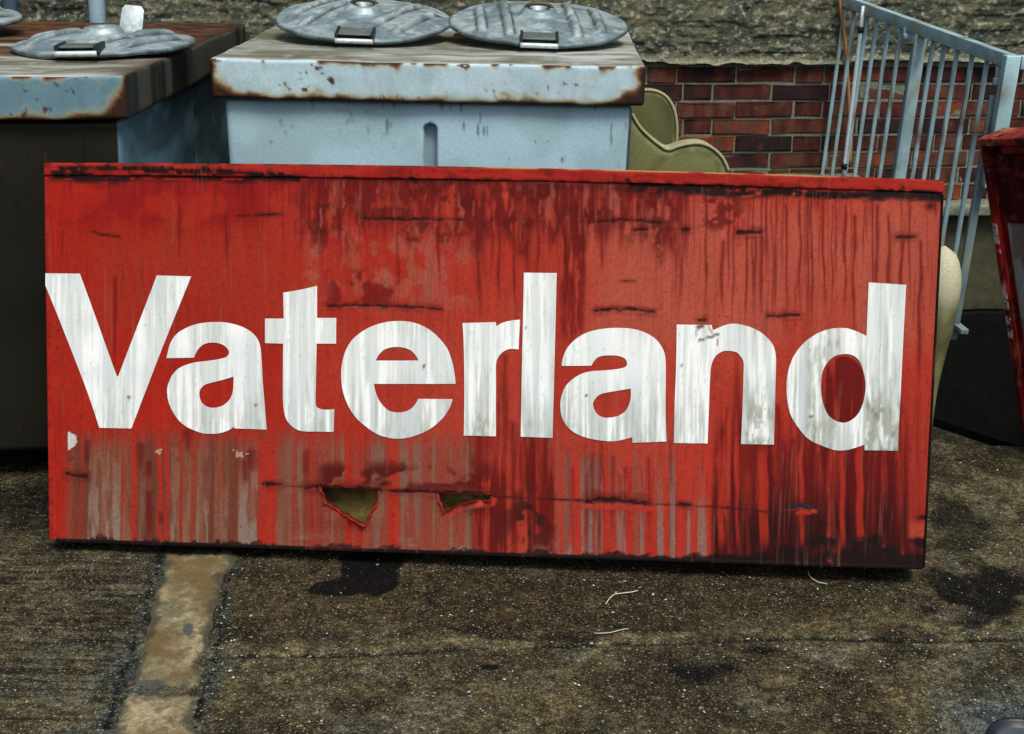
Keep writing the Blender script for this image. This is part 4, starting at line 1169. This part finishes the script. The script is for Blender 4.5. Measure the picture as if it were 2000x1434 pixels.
    c = mix(c, C8(108, 18, 15), zd * ss(.38, .56, fbm(px / 14, py / 200, 624, 3)) * .85)
    c = mix(c, C8(50, 30, 22), np.exp(-((px - 1035) / 48) ** 2 - ((py - 1015) / 62) ** 2) * ss(.36, .56, fbm(px / 22, py / 22, 625, 4)) * 1.1)
    c = mix(c, C8(164, 142, 134), win(px, 1040, 1125, 16) * ss(1040, 1085, py) * ss(.4, .6, fbm(px / 14, py / 20, 626, 3)) * .8)
    # right of the middle: grey and clear red columns
    zr = win(px, 1092, 1395, 14) * ss(865, 915, py)
    c = mix(c, C8(138, 96, 82), zr * ss(.44, .56, fbm(px / 10, py / 700, 627, 2)) * .8)
    c = mix(c, C8(156, 130, 120), zr * ss(.52, .66, fbm(px / 8, py / 500, 628, 2)) * fall * .85)
    c = mix(c, C8(206, 56, 40), zr * ss(.58, .66, fbm(px / 9, py / 800, 629, 2)) * .85)
    c = mix(c, C8(206, 58, 42), win(px, 1330, 1395, 12) * win(py, 860, 980, 30) * .7)
    # far right: nearly black wash
    zb = win(px, 1392, 1805, 10) * ss(700, 980, py + (fbm(px / 18, 0 * px, 630, 3) - .5) * 240)
    c = mix(c, C8(100, 15, 13), zb * ss(.34, .54, fbm(px / 11, py / 240, 631, 3)) * .95)
    c = mix(c, C8(52, 14, 14), zb * ss(.42, .58, fbm(px / 15, py / 120, 632, 3)) * ss(880, 1060, py) * .95)
    c = mix(c, C8(108, 16, 14), drips(px, py, DRIPS_LOW) * .75)
    c = mix(c, C8(44, 13, 13), drips(px + 9, py - 60, DRIPS_LOW) * ss(940, 1050, py) * win(px, 1395, 1800, 8) * .85)
    for xr_, wr in ((1408, 6), (1492, 9), (1646, 5), (1680, 7), (1566, 4), (1440, 3)):
        c = mix(c, C8(204, 56, 36), win(px + (vn(py / 50, 0 * px, 633) - .5) * 8, xr_ - wr, xr_ + wr, 2) * ss(840, 900, py) * (1 - ss(1040, 1090, py)) * .8)
    c = mix(c, C8(196, 60, 44), win(px, 1772, 1820, 8) * win(py, 720, 1060, 30) * .75)
    c = mix(c, C8(206, 84, 62), win(px, 1776, 1822, 6) * win(py, 1020, 1052, 8) * .8)
    # d counter
    c = mix(c, C8(112, 17, 15), (np.hypot((px - 1648) / 44, (py - 762) / 66) < 1) * ss(.36, .5, fbm(px / 10, py / 160, 634, 3)) * .85)
    # bottom edge: dirt scallops on the left, thick black on the right
    be = bot_y(px) - py
    sc = fbm(px / 48, 0 * px, 635, 5)
    c = mix(c, C8(48, 24, 20), (1 - ss(0, 7, be - (sc - .42) * 30 + (spk - .5) * 14)) * .85)
    c = mix(c, C8(24, 15, 15), (1 - ss(.6, 1.1, be / (6 + 42 * ss(1200, 1760, px)) + (fbm(px / 30, py / 22, 636, 4) - .5) * 2.2)) * ss(1150, 1330, px) * .85)
    # creases and tears
    for pl, w, a in TEARS:
        d = segdist(px, py, pl) + (fbm(px / 13, py / 5, 637, 3) - .5) * (w * 2.4)
        c = mix(c, C8(26, 10, 10), (1 - ss(w * .45, w * 1.15, d)) * a)
        c = mix(c, C8(96, 18, 15), (1 - ss(w, w * 4.0, d)) * a * .38)
    c = mix(c, C8(52, 62, 74), (1 - ss(1.2, 4, segdist(px, py, [(1540, 989), (1562, 984), (1588, 990)]))) * .9)
    # bent lips below the tears, their highlight painted as bright lines
    for pl, w in (([(640, 985), (700, 1025), (735, 990)], 6), ([(875, 1002), (920, 984), (962, 980)], 9), ([(1140, 990), (1200, 990), (1275, 995)], 5), ([(1560, 1002), (1592, 1000)], 5)):
        d = segdist(px, py, pl)
        c = mix(c, C8(212, 62, 44), (1 - ss(w * .5, w * 1.3, d + (spk - .5) * 8)) * .85)
    c = mix(c, C8(206, 120, 104), (1 - ss(2, 6, segdist(px, py, [(895, 996), (940, 986)]))) * .6)
    # white chip and small scars
    chip = np.hypot((px - 134) / 16, (py - 861) / 18) + (spk - .5) * .35
    c = mix(c, C8(232, 232, 224), ((chip < .95) & (px > 132)) * 1.0)
    c = mix(c, C8(96, 62, 52), (np.hypot(px - 138, py - 895) < 6) * .8)
    for (cx, cy, rx, ry_) in ((467, 888, 14, 10), (308, 882, 9, 7)):
        c = mix(c, C8(222, 190, 160), ((np.hypot((px - cx) / rx, (py - cy) / ry_) + (spk - .5) * 2.4) < .55) * .9)
    # pinholes and fine pitting
    c = mix(c, C8(58, 16, 14), ss(.78, .86, fbm(px / 3.2, py / 3.2, 638, 2)) * .4)
    c = c * (.93 + .14 * spk)[:, None]
    return lin(np.clip(c, 0, 1))
def paint_white(px, py):
    st = .45 * vn(px / 4.5, py / 210, 641) + .55 * vn(px / 12, py / 320, 642)
    n1 = fbm(px / 90, py / 70, 643, 3); sp = fbm(px / 5, py / 6, 644, 3)
    c = np.tile(C8(241, 244, 241), (len(px), 1))
    drt = .55 + .45 * ss(680, 850, py)
    drt = drt + .45 * win(px, 1440, 1520, 8) * ss(700, 800, py) + .5 * win(px, 1535, 1770, 8) * ss(640, 800, py) - .3 * win(px, 1150, 1330, 30) * (1 - ss(720, 800, py))
    c = mix(c, C8(186, 196, 194), ss(.42, .58, st) * np.clip(drt, 0, 1) * .85)
    c = mix(c, C8(206, 214, 214), ss(.4, .65, n1) * .35 * (1 - ss(500, 700, px) * .4))
    c = mix(c, C8(168, 174, 160), ss(.56, .68, fbm(px / 5, py / 90, 645, 3)) * np.clip(drt - .25, 0, 1) * .7)
    heavy = np.clip(.35 * ss(760, 860, py) * ss(.5, .65, fbm(px / 24, py / 60, 662, 3)) + win(px, 1455, 1512, 6) * ss(740, 800, py) + win(px, 1690, 1762, 6) * ss(770, 800, py + (vn(px / 9, 0 * px, 646) - .5) * 60) + win(px, 1575, 1640, 8) * .55 + win(px, 925, 952, 5) * ss(800, 830, py) * .9, 0, 1)
    c = mix(c, C8(150, 154, 138), heavy * ss(.4, .6, fbm(px / 9, py / 30, 647, 4)) * .8)
    c = mix(c, C8(92, 96, 84), heavy * ss(.58, .74, fbm(px / 6, py / 16, 648, 4)) * .5)
    c = mix(c, C8(184, 190, 180), (np.exp(-((px - 1732) / 4) ** 2) * win(py, 630, 800, 30)) * .8)
    for (cx, cy, rx, ry) in ((828, 716, 3, 5), (1062, 610, 2, 3), (1027, 641, 2, 3), (1145, 773, 2.5, 2.5), (500, 790, 4, 3), (1584, 812, 8, 2.2), (252, 777, 4, 4), (1331, 716, 2, 3)):
        c = mix(c, C8(86, 70, 58), (1 - ss(.6, 1.2, np.hypot((px - cx) / rx, (py - cy) / ry))) * .85)
    # scraped spot on the n
    for pl, w, k in (([(1364, 641), (1372, 638)], 4, C8(66, 54, 34)), ([(1365, 667), (1384, 660), (1403, 654)], 2.2, C8(70, 72, 60)), ([(1385, 642), (1390, 650)], 2, C8(132, 112, 60)),
                     ([(1400, 664), (1402, 676)], 1.6, C8(170, 90, 80)), ([(1358, 650), (1362, 658)], 1.5, C8(120, 124, 112))):
        c = mix(c, k, (1 - ss(w * .6, w * 1.5, segdist(px, py, pl) + (sp - .5) * 3)) * .95)
    c = mix(c, C8(120, 124, 112), ss(.80, .88, fbm(px / 3.4, py / 3.4, 649, 2)) * .25)
    return lin(np.clip(c, 0, 1)) * .88

def face_relief(s, t, px, py):
    d = (fbm(s * 2.2, t * 2.2, 651, 3) - .5) * .010 * np.clip(np.minimum(np.minimum(s, SW - s), np.minimum(t, SH - t)) / .08, 0, 1)
    d = d + (vn(s * 9, t * 9, 652) - .5) * .0012
    for pl, w, a in TEARS:
        if w < 2.6: continue
        dd_ = segdist(px, py, pl)
        below = ss(0, 6, py - pl[0][1])
        d = d - .0012 * a * (1 - ss(w * .4, w * 1.4, dd_)) + .0012 * a * np.exp(-(dd_ / 22) ** 2) * below
    d = d + .010 * np.exp(-((px - 925) / 34) ** 2 - ((py - 985) / 14) ** 2) + .006 * np.exp(-((px - 690) / 50) ** 2 - ((py - 1012) / 18) ** 2)
    return d
fnx, fny = 900, 392
S_, T_ = np.meshgrid(np.linspace(.004, SW - .004, fnx), np.linspace(.003, SH - .004, fny))
S_, T_ = S_.ravel(), T_.ravel()
fpx, fpy = proj(s_world(S_, T_, 0))
fd = face_relief(S_, T_, fpx, fpy)
fcol = paint_red(fpx, fpy) * .56
inh = np.zeros(len(S_), bool)
for hp in HOLES:
    inh |= inpoly(fpx + (vn(fpx / 6, fpy / 6, 653) - .5) * 3, fpy, hp)
Fq = gridf(fny, fnx)
Fq = Fq[~inh[Fq].any(axis=1)]
FV, Fq, FC = compact(s_world(S_, T_, fd), Fq, fcol)
mk('face_panel', FV, Fq, MSIGN, sign, col=FC)
for hp in HOLES:
    q = []
    for (xa, ya), (xb, yb) in zip(hp, hp[1:] + hp[:1]):
        k = max(2, int(math.hypot(xb - xa, yb - ya) / 3))
        q += [(xa + (xb - xa) * i / k, ya + (yb - ya) * i / k) for i in range(k)]
    q = np.array(q)
    q = q + (np.stack([vn(q[:, 0] / 5, q[:, 1] / 5, 663), vn(q[:, 0] / 5, q[:, 1] / 5, 664)], 1) - .5) * 4
    loc = np.array([s_local(a, b) for a, b in q])
    n_ = len(q)
    curl = .004 + .010 * vn(q[:, 0] / 12, q[:, 1] / 12, 665) * (q[:, 1] > q[:, 1].min() + 12)
    rings = [s_world(loc[:, 0], loc[:, 1], face_relief(loc[:, 0], loc[:, 1], q[:, 0], q[:, 1]) + dz) for dz in (.0025, 0.0, -.008)]
    cen = loc.mean(0)
    out = loc + (loc - cen) * .10
    rings[0] = s_world(out[:, 0], out[:, 1], face_relief(out[:, 0], out[:, 1], q[:, 0], q[:, 1]) + curl)
    V = np.concatenate(rings)
    Fh = [(r * n_ + i, r * n_ + (i + 1) % n_, (r + 1) * n_ + (i + 1) % n_, (r + 1) * n_ + i) for r in range(2) for i in range(n_)]
    cv = np.concatenate([np.tile(lin(C8(206, 64, 46)) * .5, (n_, 1)), np.tile(lin(C8(120, 30, 22)) * .4, (n_, 1)), np.tile(lin(C8(30, 16, 12)), (n_, 1))])
    cv = cv * (.7 + .6 * vn(np.tile(q[:, 0], 3) / 6, np.tile(q[:, 1], 3) / 6, 666))[:, None]
    mk('torn_edge', V, Fh, MSIGN, sign, col=cv, smooth=False)
# rim mouldings: a raised folded edge along the top, flat edges at the sides and foot
def rim_bar(name, s0, s1, t0, t1, d0, d1, seed, r=.005, res=(.006, .01, .006), dark=0.0, top_ochre=False):
    V, Fq = rbox(s1 - s0, d1 - d0, t1 - t0, r, res)
    s = V[:, 0] + s0; t = V[:, 2] + t0; d = d1 - V[:, 1]
    d = d + (fbm(s * 6, t * 0, seed, 3) - .5) * .003
    P = s_world(s, t, d)
    px, py = proj(P)
    n = fbm(px / 60, py / 12, seed, 4)
    c = mix(np.tile(C8(196, 46, 32), (len(V), 1)), C8(176, 34, 26), ss(.4, .65, n))
    c = mix(c, C8(120, 26, 20), ss(.6, .72, fbm(px / 16, py / 9, seed + 1, 3)) * .6)
    if top_ochre:
        up = ss(t1 - .006, t1 - .0005, t)
        c = mix(c, C8(208, 156, 92), up * win(px, 930, 1640, 40) * ss(.25, .5, fbm(px / 40, 0 * px, seed + 2, 3)))
        c = mix(c, C8(84, 34, 26), up * (1 - win(px, 930, 1640, 40)) * ss(.3, .6, fbm(px / 22, 0 * px, seed + 3, 3)))
        c = mix(c, C8(60, 18, 16), (1 - ss(.002, .010, t - t0)) * ss(.42, .6, fbm(px / 22, py * 0, seed + 4, 3)) * .7)
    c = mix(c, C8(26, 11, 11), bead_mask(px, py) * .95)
    if dark > 0:
        c = mix(c, C8(22, 14, 13), np.clip(dark * (ss(.2, .5, n + .1) + ss(900, 1150, px)), 0, 1))
    return mk(name, P, Fq, MSIGN, sign, col=lin(np.clip(c, 0, 1)) * .55)
rim_bar('top_rim', 0, SW, SH - .034, SH, -.02, .006, 661, r=.005, top_ochre=True)
rim_bar('side_rim', 0, .012, .0, SH - .036, -.01, .0006, 665, r=.003)
rim_bar('side_rim', SW - .006, SW, .0, SH - .036, -.01, .004, 667, r=.002, dark=.8)
rim_bar('bottom_rim', .019, SW - .007, -.004, .006, -.01, .004, 669, r=.002, dark=1.0)
# casing behind the face: sides, back and the fibre board that shows through the tears
DEEP = .145
def casing(name, s0, s1, t0, t1, d0, d1, colr, mat):
    V, Fq = rbox(s1 - s0, d1 - d0, t1 - t0, .004, .06)
    P = s_world(V[:, 0] + s0, V[:, 2] + t0, -(V[:, 1] + d0))
    c = mix(np.tile(colr, (len(V), 1)), colr * .55, ss(.35, .65, fbm(P[:, 0] * 9, P[:, 2] * 9 + P[:, 1] * 7, 671, 4)))
    return mk(name, P, Fq, mat, sign, col=lin(c) * .5)
casing('side_panel', .001, .014, .0, SH - .004, .012, DEEP, C8(130, 34, 26), MSIGN)
casing('side_panel', SW - .014, SW - .001, .0, SH - .004, .012, DEEP, C8(110, 30, 24), MSIGN)
casing('side_panel', .015, SW - .015, SH - .020, SH - .006, .022, DEEP, C8(120, 60, 34), MSIGN)
casing('side_panel', .015, SW - .015, .002, .016, .012, DEEP, C8(40, 24, 20), MSIGN)
casing('back_panel', .015, SW - .015, .017, SH - .021, DEEP - .012, DEEP - .002, C8(90, 76, 60), MWOOD)
o = casing('fibre_board', .016, SW - .016, .018, SH - .022, .046, .058, C8(196, 166, 92), MWOOD)
o['label'] = 'olive fibre board seen through the torn holes'

# ---- lettering, cut from white film: outlines in (zoomed) photo pixels
def LT(off, k, *loops):
    return [([(off[0] + x / k, off[1] + y / k) for x, y, *_ in lp], [len(q) > 2 for q in lp]) for lp in loops]
c_ = 1
LETTERS = {
 'V': LT((80, 520), 4.347, [(40, 62, 1), (333, 66, 1), (645, 935, 1), (657, 935, 1), (985, 85, 1), (1278, 95, 1), (1030, 700), (770, 1378, 1), (497, 1372, 1), (390, 1055), (270, 742), (140, 412), (40, 165, 1)]),
 'a': LT((310, 610), 5.736, [(88, 518, 1), (105, 440), (135, 340), (200, 250), (300, 185), (400, 145), (520, 122), (640, 116), (760, 122), (880, 150), (990, 195), (1080, 265), (1125, 340), (1145, 420), (1155, 550), (1165, 750), (1185, 1000), (1213, 1315, 1), (848, 1303, 1), (845, 1283, 1), (790, 1320), (700, 1352), (600, 1363), (500, 1358), (400, 1325), (300, 1275), (220, 1205), (150, 1100), (110, 1000), (92, 880), (105, 810), (150, 710), (220, 635), (320, 588), (430, 562), (560, 547), (680, 528), (755, 505), (788, 460), (775, 420), (735, 380), (680, 355), (610, 345), (530, 355), (465, 393), (425, 445), (395, 512, 1)],
         [(838, 725, 1), (700, 765), (600, 790), (520, 815), (470, 860), (455, 920), (470, 990), (510, 1040), (570, 1068), (640, 1070), (720, 1045), (790, 985), (825, 910), (835, 830)]),
 't': LT((510, 550), 4.481, [(195, 106, 1), (350, 80), (492, 48, 1), (492, 325, 1), (660, 325, 1), (658, 548, 1), (488, 548, 1), (482, 900), (480, 1070), (497, 1105), (560, 1122), (642, 1116, 1), (636, 1315, 1), (480, 1313), (345, 1306), (270, 1265), (220, 1200), (200, 1120), (193, 1000), (195, 548, 1), (36, 543, 1), (36, 330, 1), (200, 330, 1)]),
 'e': LT((660, 610), 5.517, [(1270, 775, 1), (1255, 650), (1230, 530), (1180, 400), (1100, 295), (1000, 205), (880, 140), (760, 110), (650, 103), (520, 115), (390, 150), (270, 210), (160, 300), (90, 410), (55, 520), (38, 640), (45, 790), (75, 920), (130, 1040), (200, 1140), (300, 1230), (420, 1310), (540, 1350), (640, 1362), (760, 1350), (900, 1305), (1020, 1240), (1130, 1140), (1200, 1040), (1238, 938, 1), (865, 935, 1), (840, 985), (790, 1040), (720, 1072), (640, 1080), (560, 1065), (490, 1010), (440, 940), (405, 850), (390, 775, 1)],
         [(410, 525, 1), (450, 455), (500, 410), (560, 388), (640, 380), (720, 390), (790, 420), (840, 470), (870, 525, 1)]),
 'r': LT((890, 520), 4.0955, [(55, 462, 1), (322, 455, 1), (325, 488, 1), (370, 462), (430, 445), (515, 435, 1), (503, 672, 1), (430, 668), (380, 690), (345, 725), (325, 775), (323, 900), (322, 1362, 1), (65, 1355, 1), (70, 1000), (65, 650)]),
 'l': LT((890, 520), 4.0955, [(545, 65, 1), (808, 68, 1), (795, 600), (775, 1375, 1), (520, 1365, 1), (532, 700)]),
 'a2': LT((1080, 630), 5.7375, [(97, 492, 1), (110, 410), (150, 310), (230, 215), (340, 140), (460, 98), (600, 75), (760, 70), (900, 82), (1030, 120), (1140, 185), (1210, 265), (1250, 350), (1262, 430), (1265, 600), (1262, 900), (1272, 1335, 1), (888, 1350, 1), (890, 1285, 1), (800, 1310), (700, 1330), (600, 1330), (480, 1315), (350, 1285), (240, 1235), (150, 1155), (100, 1060), (82, 940), (95, 830), (140, 720), (220, 640), (320, 580), (430, 552), (560, 543), (700, 530), (790, 512), (828, 485), (825, 440), (800, 408), (730, 382), (640, 375), (560, 380), (500, 400), (460, 440), (430, 490, 1)],
         [(873, 745, 1), (720, 770), (600, 790), (530, 810), (480, 850), (450, 910), (465, 980), (510, 1040), (580, 1068), (660, 1065), (740, 1045), (820, 985), (860, 900), (872, 830)]),
 'n': LT((1300, 620), 5.517, [(120, 85, 1), (497, 90, 1), (508, 148, 1), (580, 115), (660, 85), (740, 75), (830, 88), (930, 118), (1030, 170), (1110, 240), (1160, 310), (1188, 420), (1188, 600), (1165, 1370, 1), (812, 1365, 1), (830, 950), (840, 600), (838, 480), (805, 420), (770, 385), (700, 368), (630, 368), (565, 400), (520, 450), (492, 530), (480, 640), (470, 900), (452, 1360, 1), (88, 1355, 1), (95, 1000), (112, 550)]),
 'd': LT((1520, 540), 4.096, [(722, 50, 1), (1022, 68, 1), (1000, 500), (985, 800), (965, 1200), (957, 1395, 1), (690, 1390, 1), (690, 1345, 1), (620, 1370), (540, 1390), (460, 1390), (350, 1355), (240, 1300), (160, 1210), (100, 1110), (70, 970), (68, 830), (100, 690), (150, 600), (210, 530), (300, 465), (400, 425), (530, 415), (610, 435), (705, 478, 1), (712, 300)],
         [(530, 622), (600, 635), (650, 680), (680, 760), (698, 860), (690, 960), (660, 1060), (610, 1130), (540, 1168), (470, 1160), (400, 1110), (360, 1020), (342, 910), (350, 780), (385, 700), (450, 640)]),
}
for key, loops in LETTERS.items():
    pts, edges, allp = [], [], []
    for lp, cor in loops:
        q = crom(lp, cor, 7)
        # drop near-duplicates
        q = [p for i, p in enumerate(q) if np.linalg.norm(p - q[i - 1]) > .3]
        b = len(pts)
        pts += [(float(p[0]), float(p[1])) for p in q]
        edges += [(b + i, b + (i + 1) % len(q)) for i in range(len(q))]
        allp.append([(p[0], p[1]) for p in q])
    A = np.array(allp[0])
    x0, y0 = A.min(0); x1, y1 = A.max(0)
    gx, gy = np.meshgrid(np.arange(x0 + 1.3, x1, 3.0), np.arange(y0 + 1.3, y1, 5.0))
    gx, gy = gx.ravel(), gy.ravel()
    ok = inpoly(gx, gy, allp[0])
    dist = segdist(gx, gy, allp[0] + [allp[0][0]])
    for h_ in allp[1:]:
        ok &= ~inpoly(gx, gy, h_)
        dist = np.minimum(dist, segdist(gx, gy, h_ + [h_[0]]))
    ok &= dist > 1.2
    vv_ = [Vector(p) for p in pts] + [Vector((a, b)) for a, b in zip(gx[ok], gy[ok])]
    res = delaunay_2d_cdt(vv_, edges, [], 4, 1e-5)
    P2 = np.array([(v.x, v.y) for v in res[0]])
    tri = np.array([f for f in res[2] if len(f) == 3])
    ce = P2[tri].mean(axis=1)
    keep = inpoly(ce[:, 0], ce[:, 1], allp[0])
    for h_ in allp[1:]:
        keep &= ~inpoly(ce[:, 0], ce[:, 1], h_)
    tri = tri[keep]
    loc = np.array([s_local(a, b) for a, b in P2])
    s_, t_ = loc[:, 0], loc[:, 1]
    d = face_relief(s_, t_, P2[:, 0], P2[:, 1]) + .0020
    P = s_world(s_, t_, d)
    # solved in the flat plane; undo the top bow so that the film stays where it was drawn
    col_l = paint_white(P2[:, 0], P2[:, 1])
    V3 = P
    a_, b_, c3 = V3[tri[:, 0]], V3[tri[:, 1]], V3[tri[:, 2]]
    nrm = np.cross(b_ - a_, c3 - a_)
    flip = (nrm @ SEN) > 0
    tri[flip] = tri[flip][:, ::-1]
    o = mk('letter', V3, tri, MLETTER, sign, col=col_l)
    o['label'] = 'white letter %s on the red board' % key[0]

# ================================================================== SECOND RED SIGN (edge of the view)
B2 = np.array([1.70617863, 4.52853382, 0.0]); T2 = np.array([1.44173695, 4.55, 1.02747267])
U2 = unit(T2 - B2); A2 = np.array([.53799073, -.82843308, .15577102]); N2 = unit(np.cross(U2, A2))
if N2[0] > 0: N2 = -N2
H2, W2 = np.linalg.norm(T2 - B2), .95
sign2 = root('shop_sign', 'battered red sign box standing on end beside the railing, white letter fragment', 'sign', (1.75, 4.3, 0))
def box2(name, a0, a1, n0, n1, u0, u1, paint, mat=MSIGN, res=.012, r=.004):
    """a along the face away from the far edge, n outwards, u up"""
    V, Fq = rbox(a1 - a0, n1 - n0, u1 - u0, r, res)
    a, n, u = V[:, 0] + a0, V[:, 1] + n0, V[:, 2] + u0
    P = B2[None] + a[:, None] * A2 + n[:, None] * N2 + u[:, None] * U2
    if np.dot(np.cross(A2, N2), U2) < 0: Fq = Fq[:, ::-1]
    return mk(name, P, Fq, mat, sign2, col=lin(np.clip(paint(a, n, u), 0, 1)) * .5)
def red2(k=1.0, chips=False, tan=False):
    def f(a, n, u):
        nn = fbm(a * 12 + n * 9, u * 8, 701, 4)
        c = mix(np.tile(C8(166, 34, 30) * k, (len(a), 1)), C8(106, 20, 20) * k, ss(.4, .65, nn))
        c = mix(c, C8(44, 16, 16), ss(.5, .62, fbm(a * 70 + n * 50, u * 9, 711, 4)) * .6)
        c = mix(c, C8(176, 92, 76), ss(.58, .7, fbm(a * 40 + n * 40, u * 50, 712, 3)) * .5)
        if chips:
            ch = (win(u, .72, .79, .004) + win(u, .69, .70, .004) + win(u, .50, .585, .012) + win(u, .445, .475, .004) + win(u, .40, .43, .004)) * ss(.36, .46, fbm(u * 170, a * 260, 702, 3))
            c = mix(c, C8(226, 224, 214), ch * (n > -.004))
        if tan:
            c = mix(c, C8(188, 138, 84), ss(.40, .55, fbm(a * 46, u * 60 + n * 50, 703, 3)) * (1 - ss(.03, .10, a)))
            c = mix(c, C8(40, 18, 16), ss(.55, .68, fbm(a * 60, u * 30 + n * 60, 713, 3)) * .8)
            c = mix(c, C8(200, 88, 66), ss(.4, .7, nn) * .6)
        return c
    return f
box2('back_panel', 0, W2, -.13, -.12, 0, H2, red2(.5))
def face2(a, n, u):
    c = red2(.8)(a, n, u)
    L_ = win(a, .045, .24, .0015) * win(u, .34, .78, .002)
    c = mix(c, C8(176, 182, 176), L_ * (1 - .35 * ss(.45, .6, fbm(a * 30, u * 10, 705, 3))))
    return c
box2('face_panel', .012, W2 - .012, -.036, -.024, .012, H2 - .02, face2, res=.006)
box2('side_panel', 0, .020, -.12, .0, .0, H2 - .023, red2(1.1, chips=True), res=.006)
box2('side_panel', W2 - .014, W2, -.12, .0, .0, H2, red2(.8))
box2('top_rim', -.001, W2 + .001, -.12, .010, H2 - .022, H2 + .004, red2(1.1, tan=True), res=.006)
box2('bottom_rim', .015, W2 - .015, -.12, .0, .0, .016, red2(.5))
box2('top_lip', .085, .30, .002, .009, H2 - .045, H2 - .023, red2(1.2), res=.02)

# ================================================================== SMALL THINGS ON THE GROUND
p = onz(2000, 1462, 0)
pot = root('plastic_lid', 'dark blue round plastic lid lying on the concrete', 'lid', (float(p[0]), float(p[1]), 0))
A = np.linspace(0, 2 * math.pi, 72, endpoint=False)
prof = [(0, .012), (.03, .0125), (.055, .013), (.062, .016), (.066, .026), (.071, .031), (.077, .030), (.081, .022), (.083, .004), (.083, .001)]
V = np.array([(p[0] + r * math.cos(a), p[1] + r * math.sin(a), z) for r, z in prof for a in A])
Fc = [(i * 72 + j, (i + 1) * 72 + j, (i + 1) * 72 + (j + 1) % 72, i * 72 + (j + 1) % 72) for i in range(len(prof) - 1) for j in range(72)]
rad = np.repeat([r for r, z in prof], 72)
c = mix(np.tile(C8(64, 70, 76), (len(V), 1)), C8(18, 22, 34), ss(.056, .066, rad))
mk('rim', V, Fc, MNAVY, pot, col=lin(c))
def straw(name, pts, r, label, cat):
    P = np.array([onz(a, b, 0) for a, b in pts])
    P[:, 2] = .006
    q = np.array(crom([tuple(x) for x in P], [True] + [False] * (len(P) - 2) + [True], 5))[:5 * (len(P) - 1) - 3]
    V, Fc = tube(q, r, 6)
    return tag(mk(name, V, Fc, MSTRAW), label, cat)
straw('straw', [(1578, 1118), (1582, 1130), (1598, 1141), (1612, 1144), (1626, 1150)], .0011, 'curled pale straw right below the letter d of the sign', 'straw')
straw('straw', [(1183, 1184), (1198, 1166), (1212, 1163), (1240, 1159), (1268, 1148)], .0011, 'forked pale straw on the concrete below the letter a', 'straw')
straw('straw', [(1160, 1241), (1190, 1240), (1220, 1233), (1258, 1231)], .0009, 'straight thin straw lying close to the joint in the concrete', 'straw')
# squared timber that props the second sign's near corner
e2 = B2 + A2 * (W2 - .09) - N2 * .06
V, Fq = rbox(.16, .14, .125, .006, .05)
V = V + np.array([e2[0] - .08, e2[1] - .07, 0])
tag(mk('timber_block', V, Fq, MWOOD, col=np.tile(lin(C8(96, 80, 58)) * .6, (len(V), 1))), 'short squared timber under the battered red sign box', 'timber')
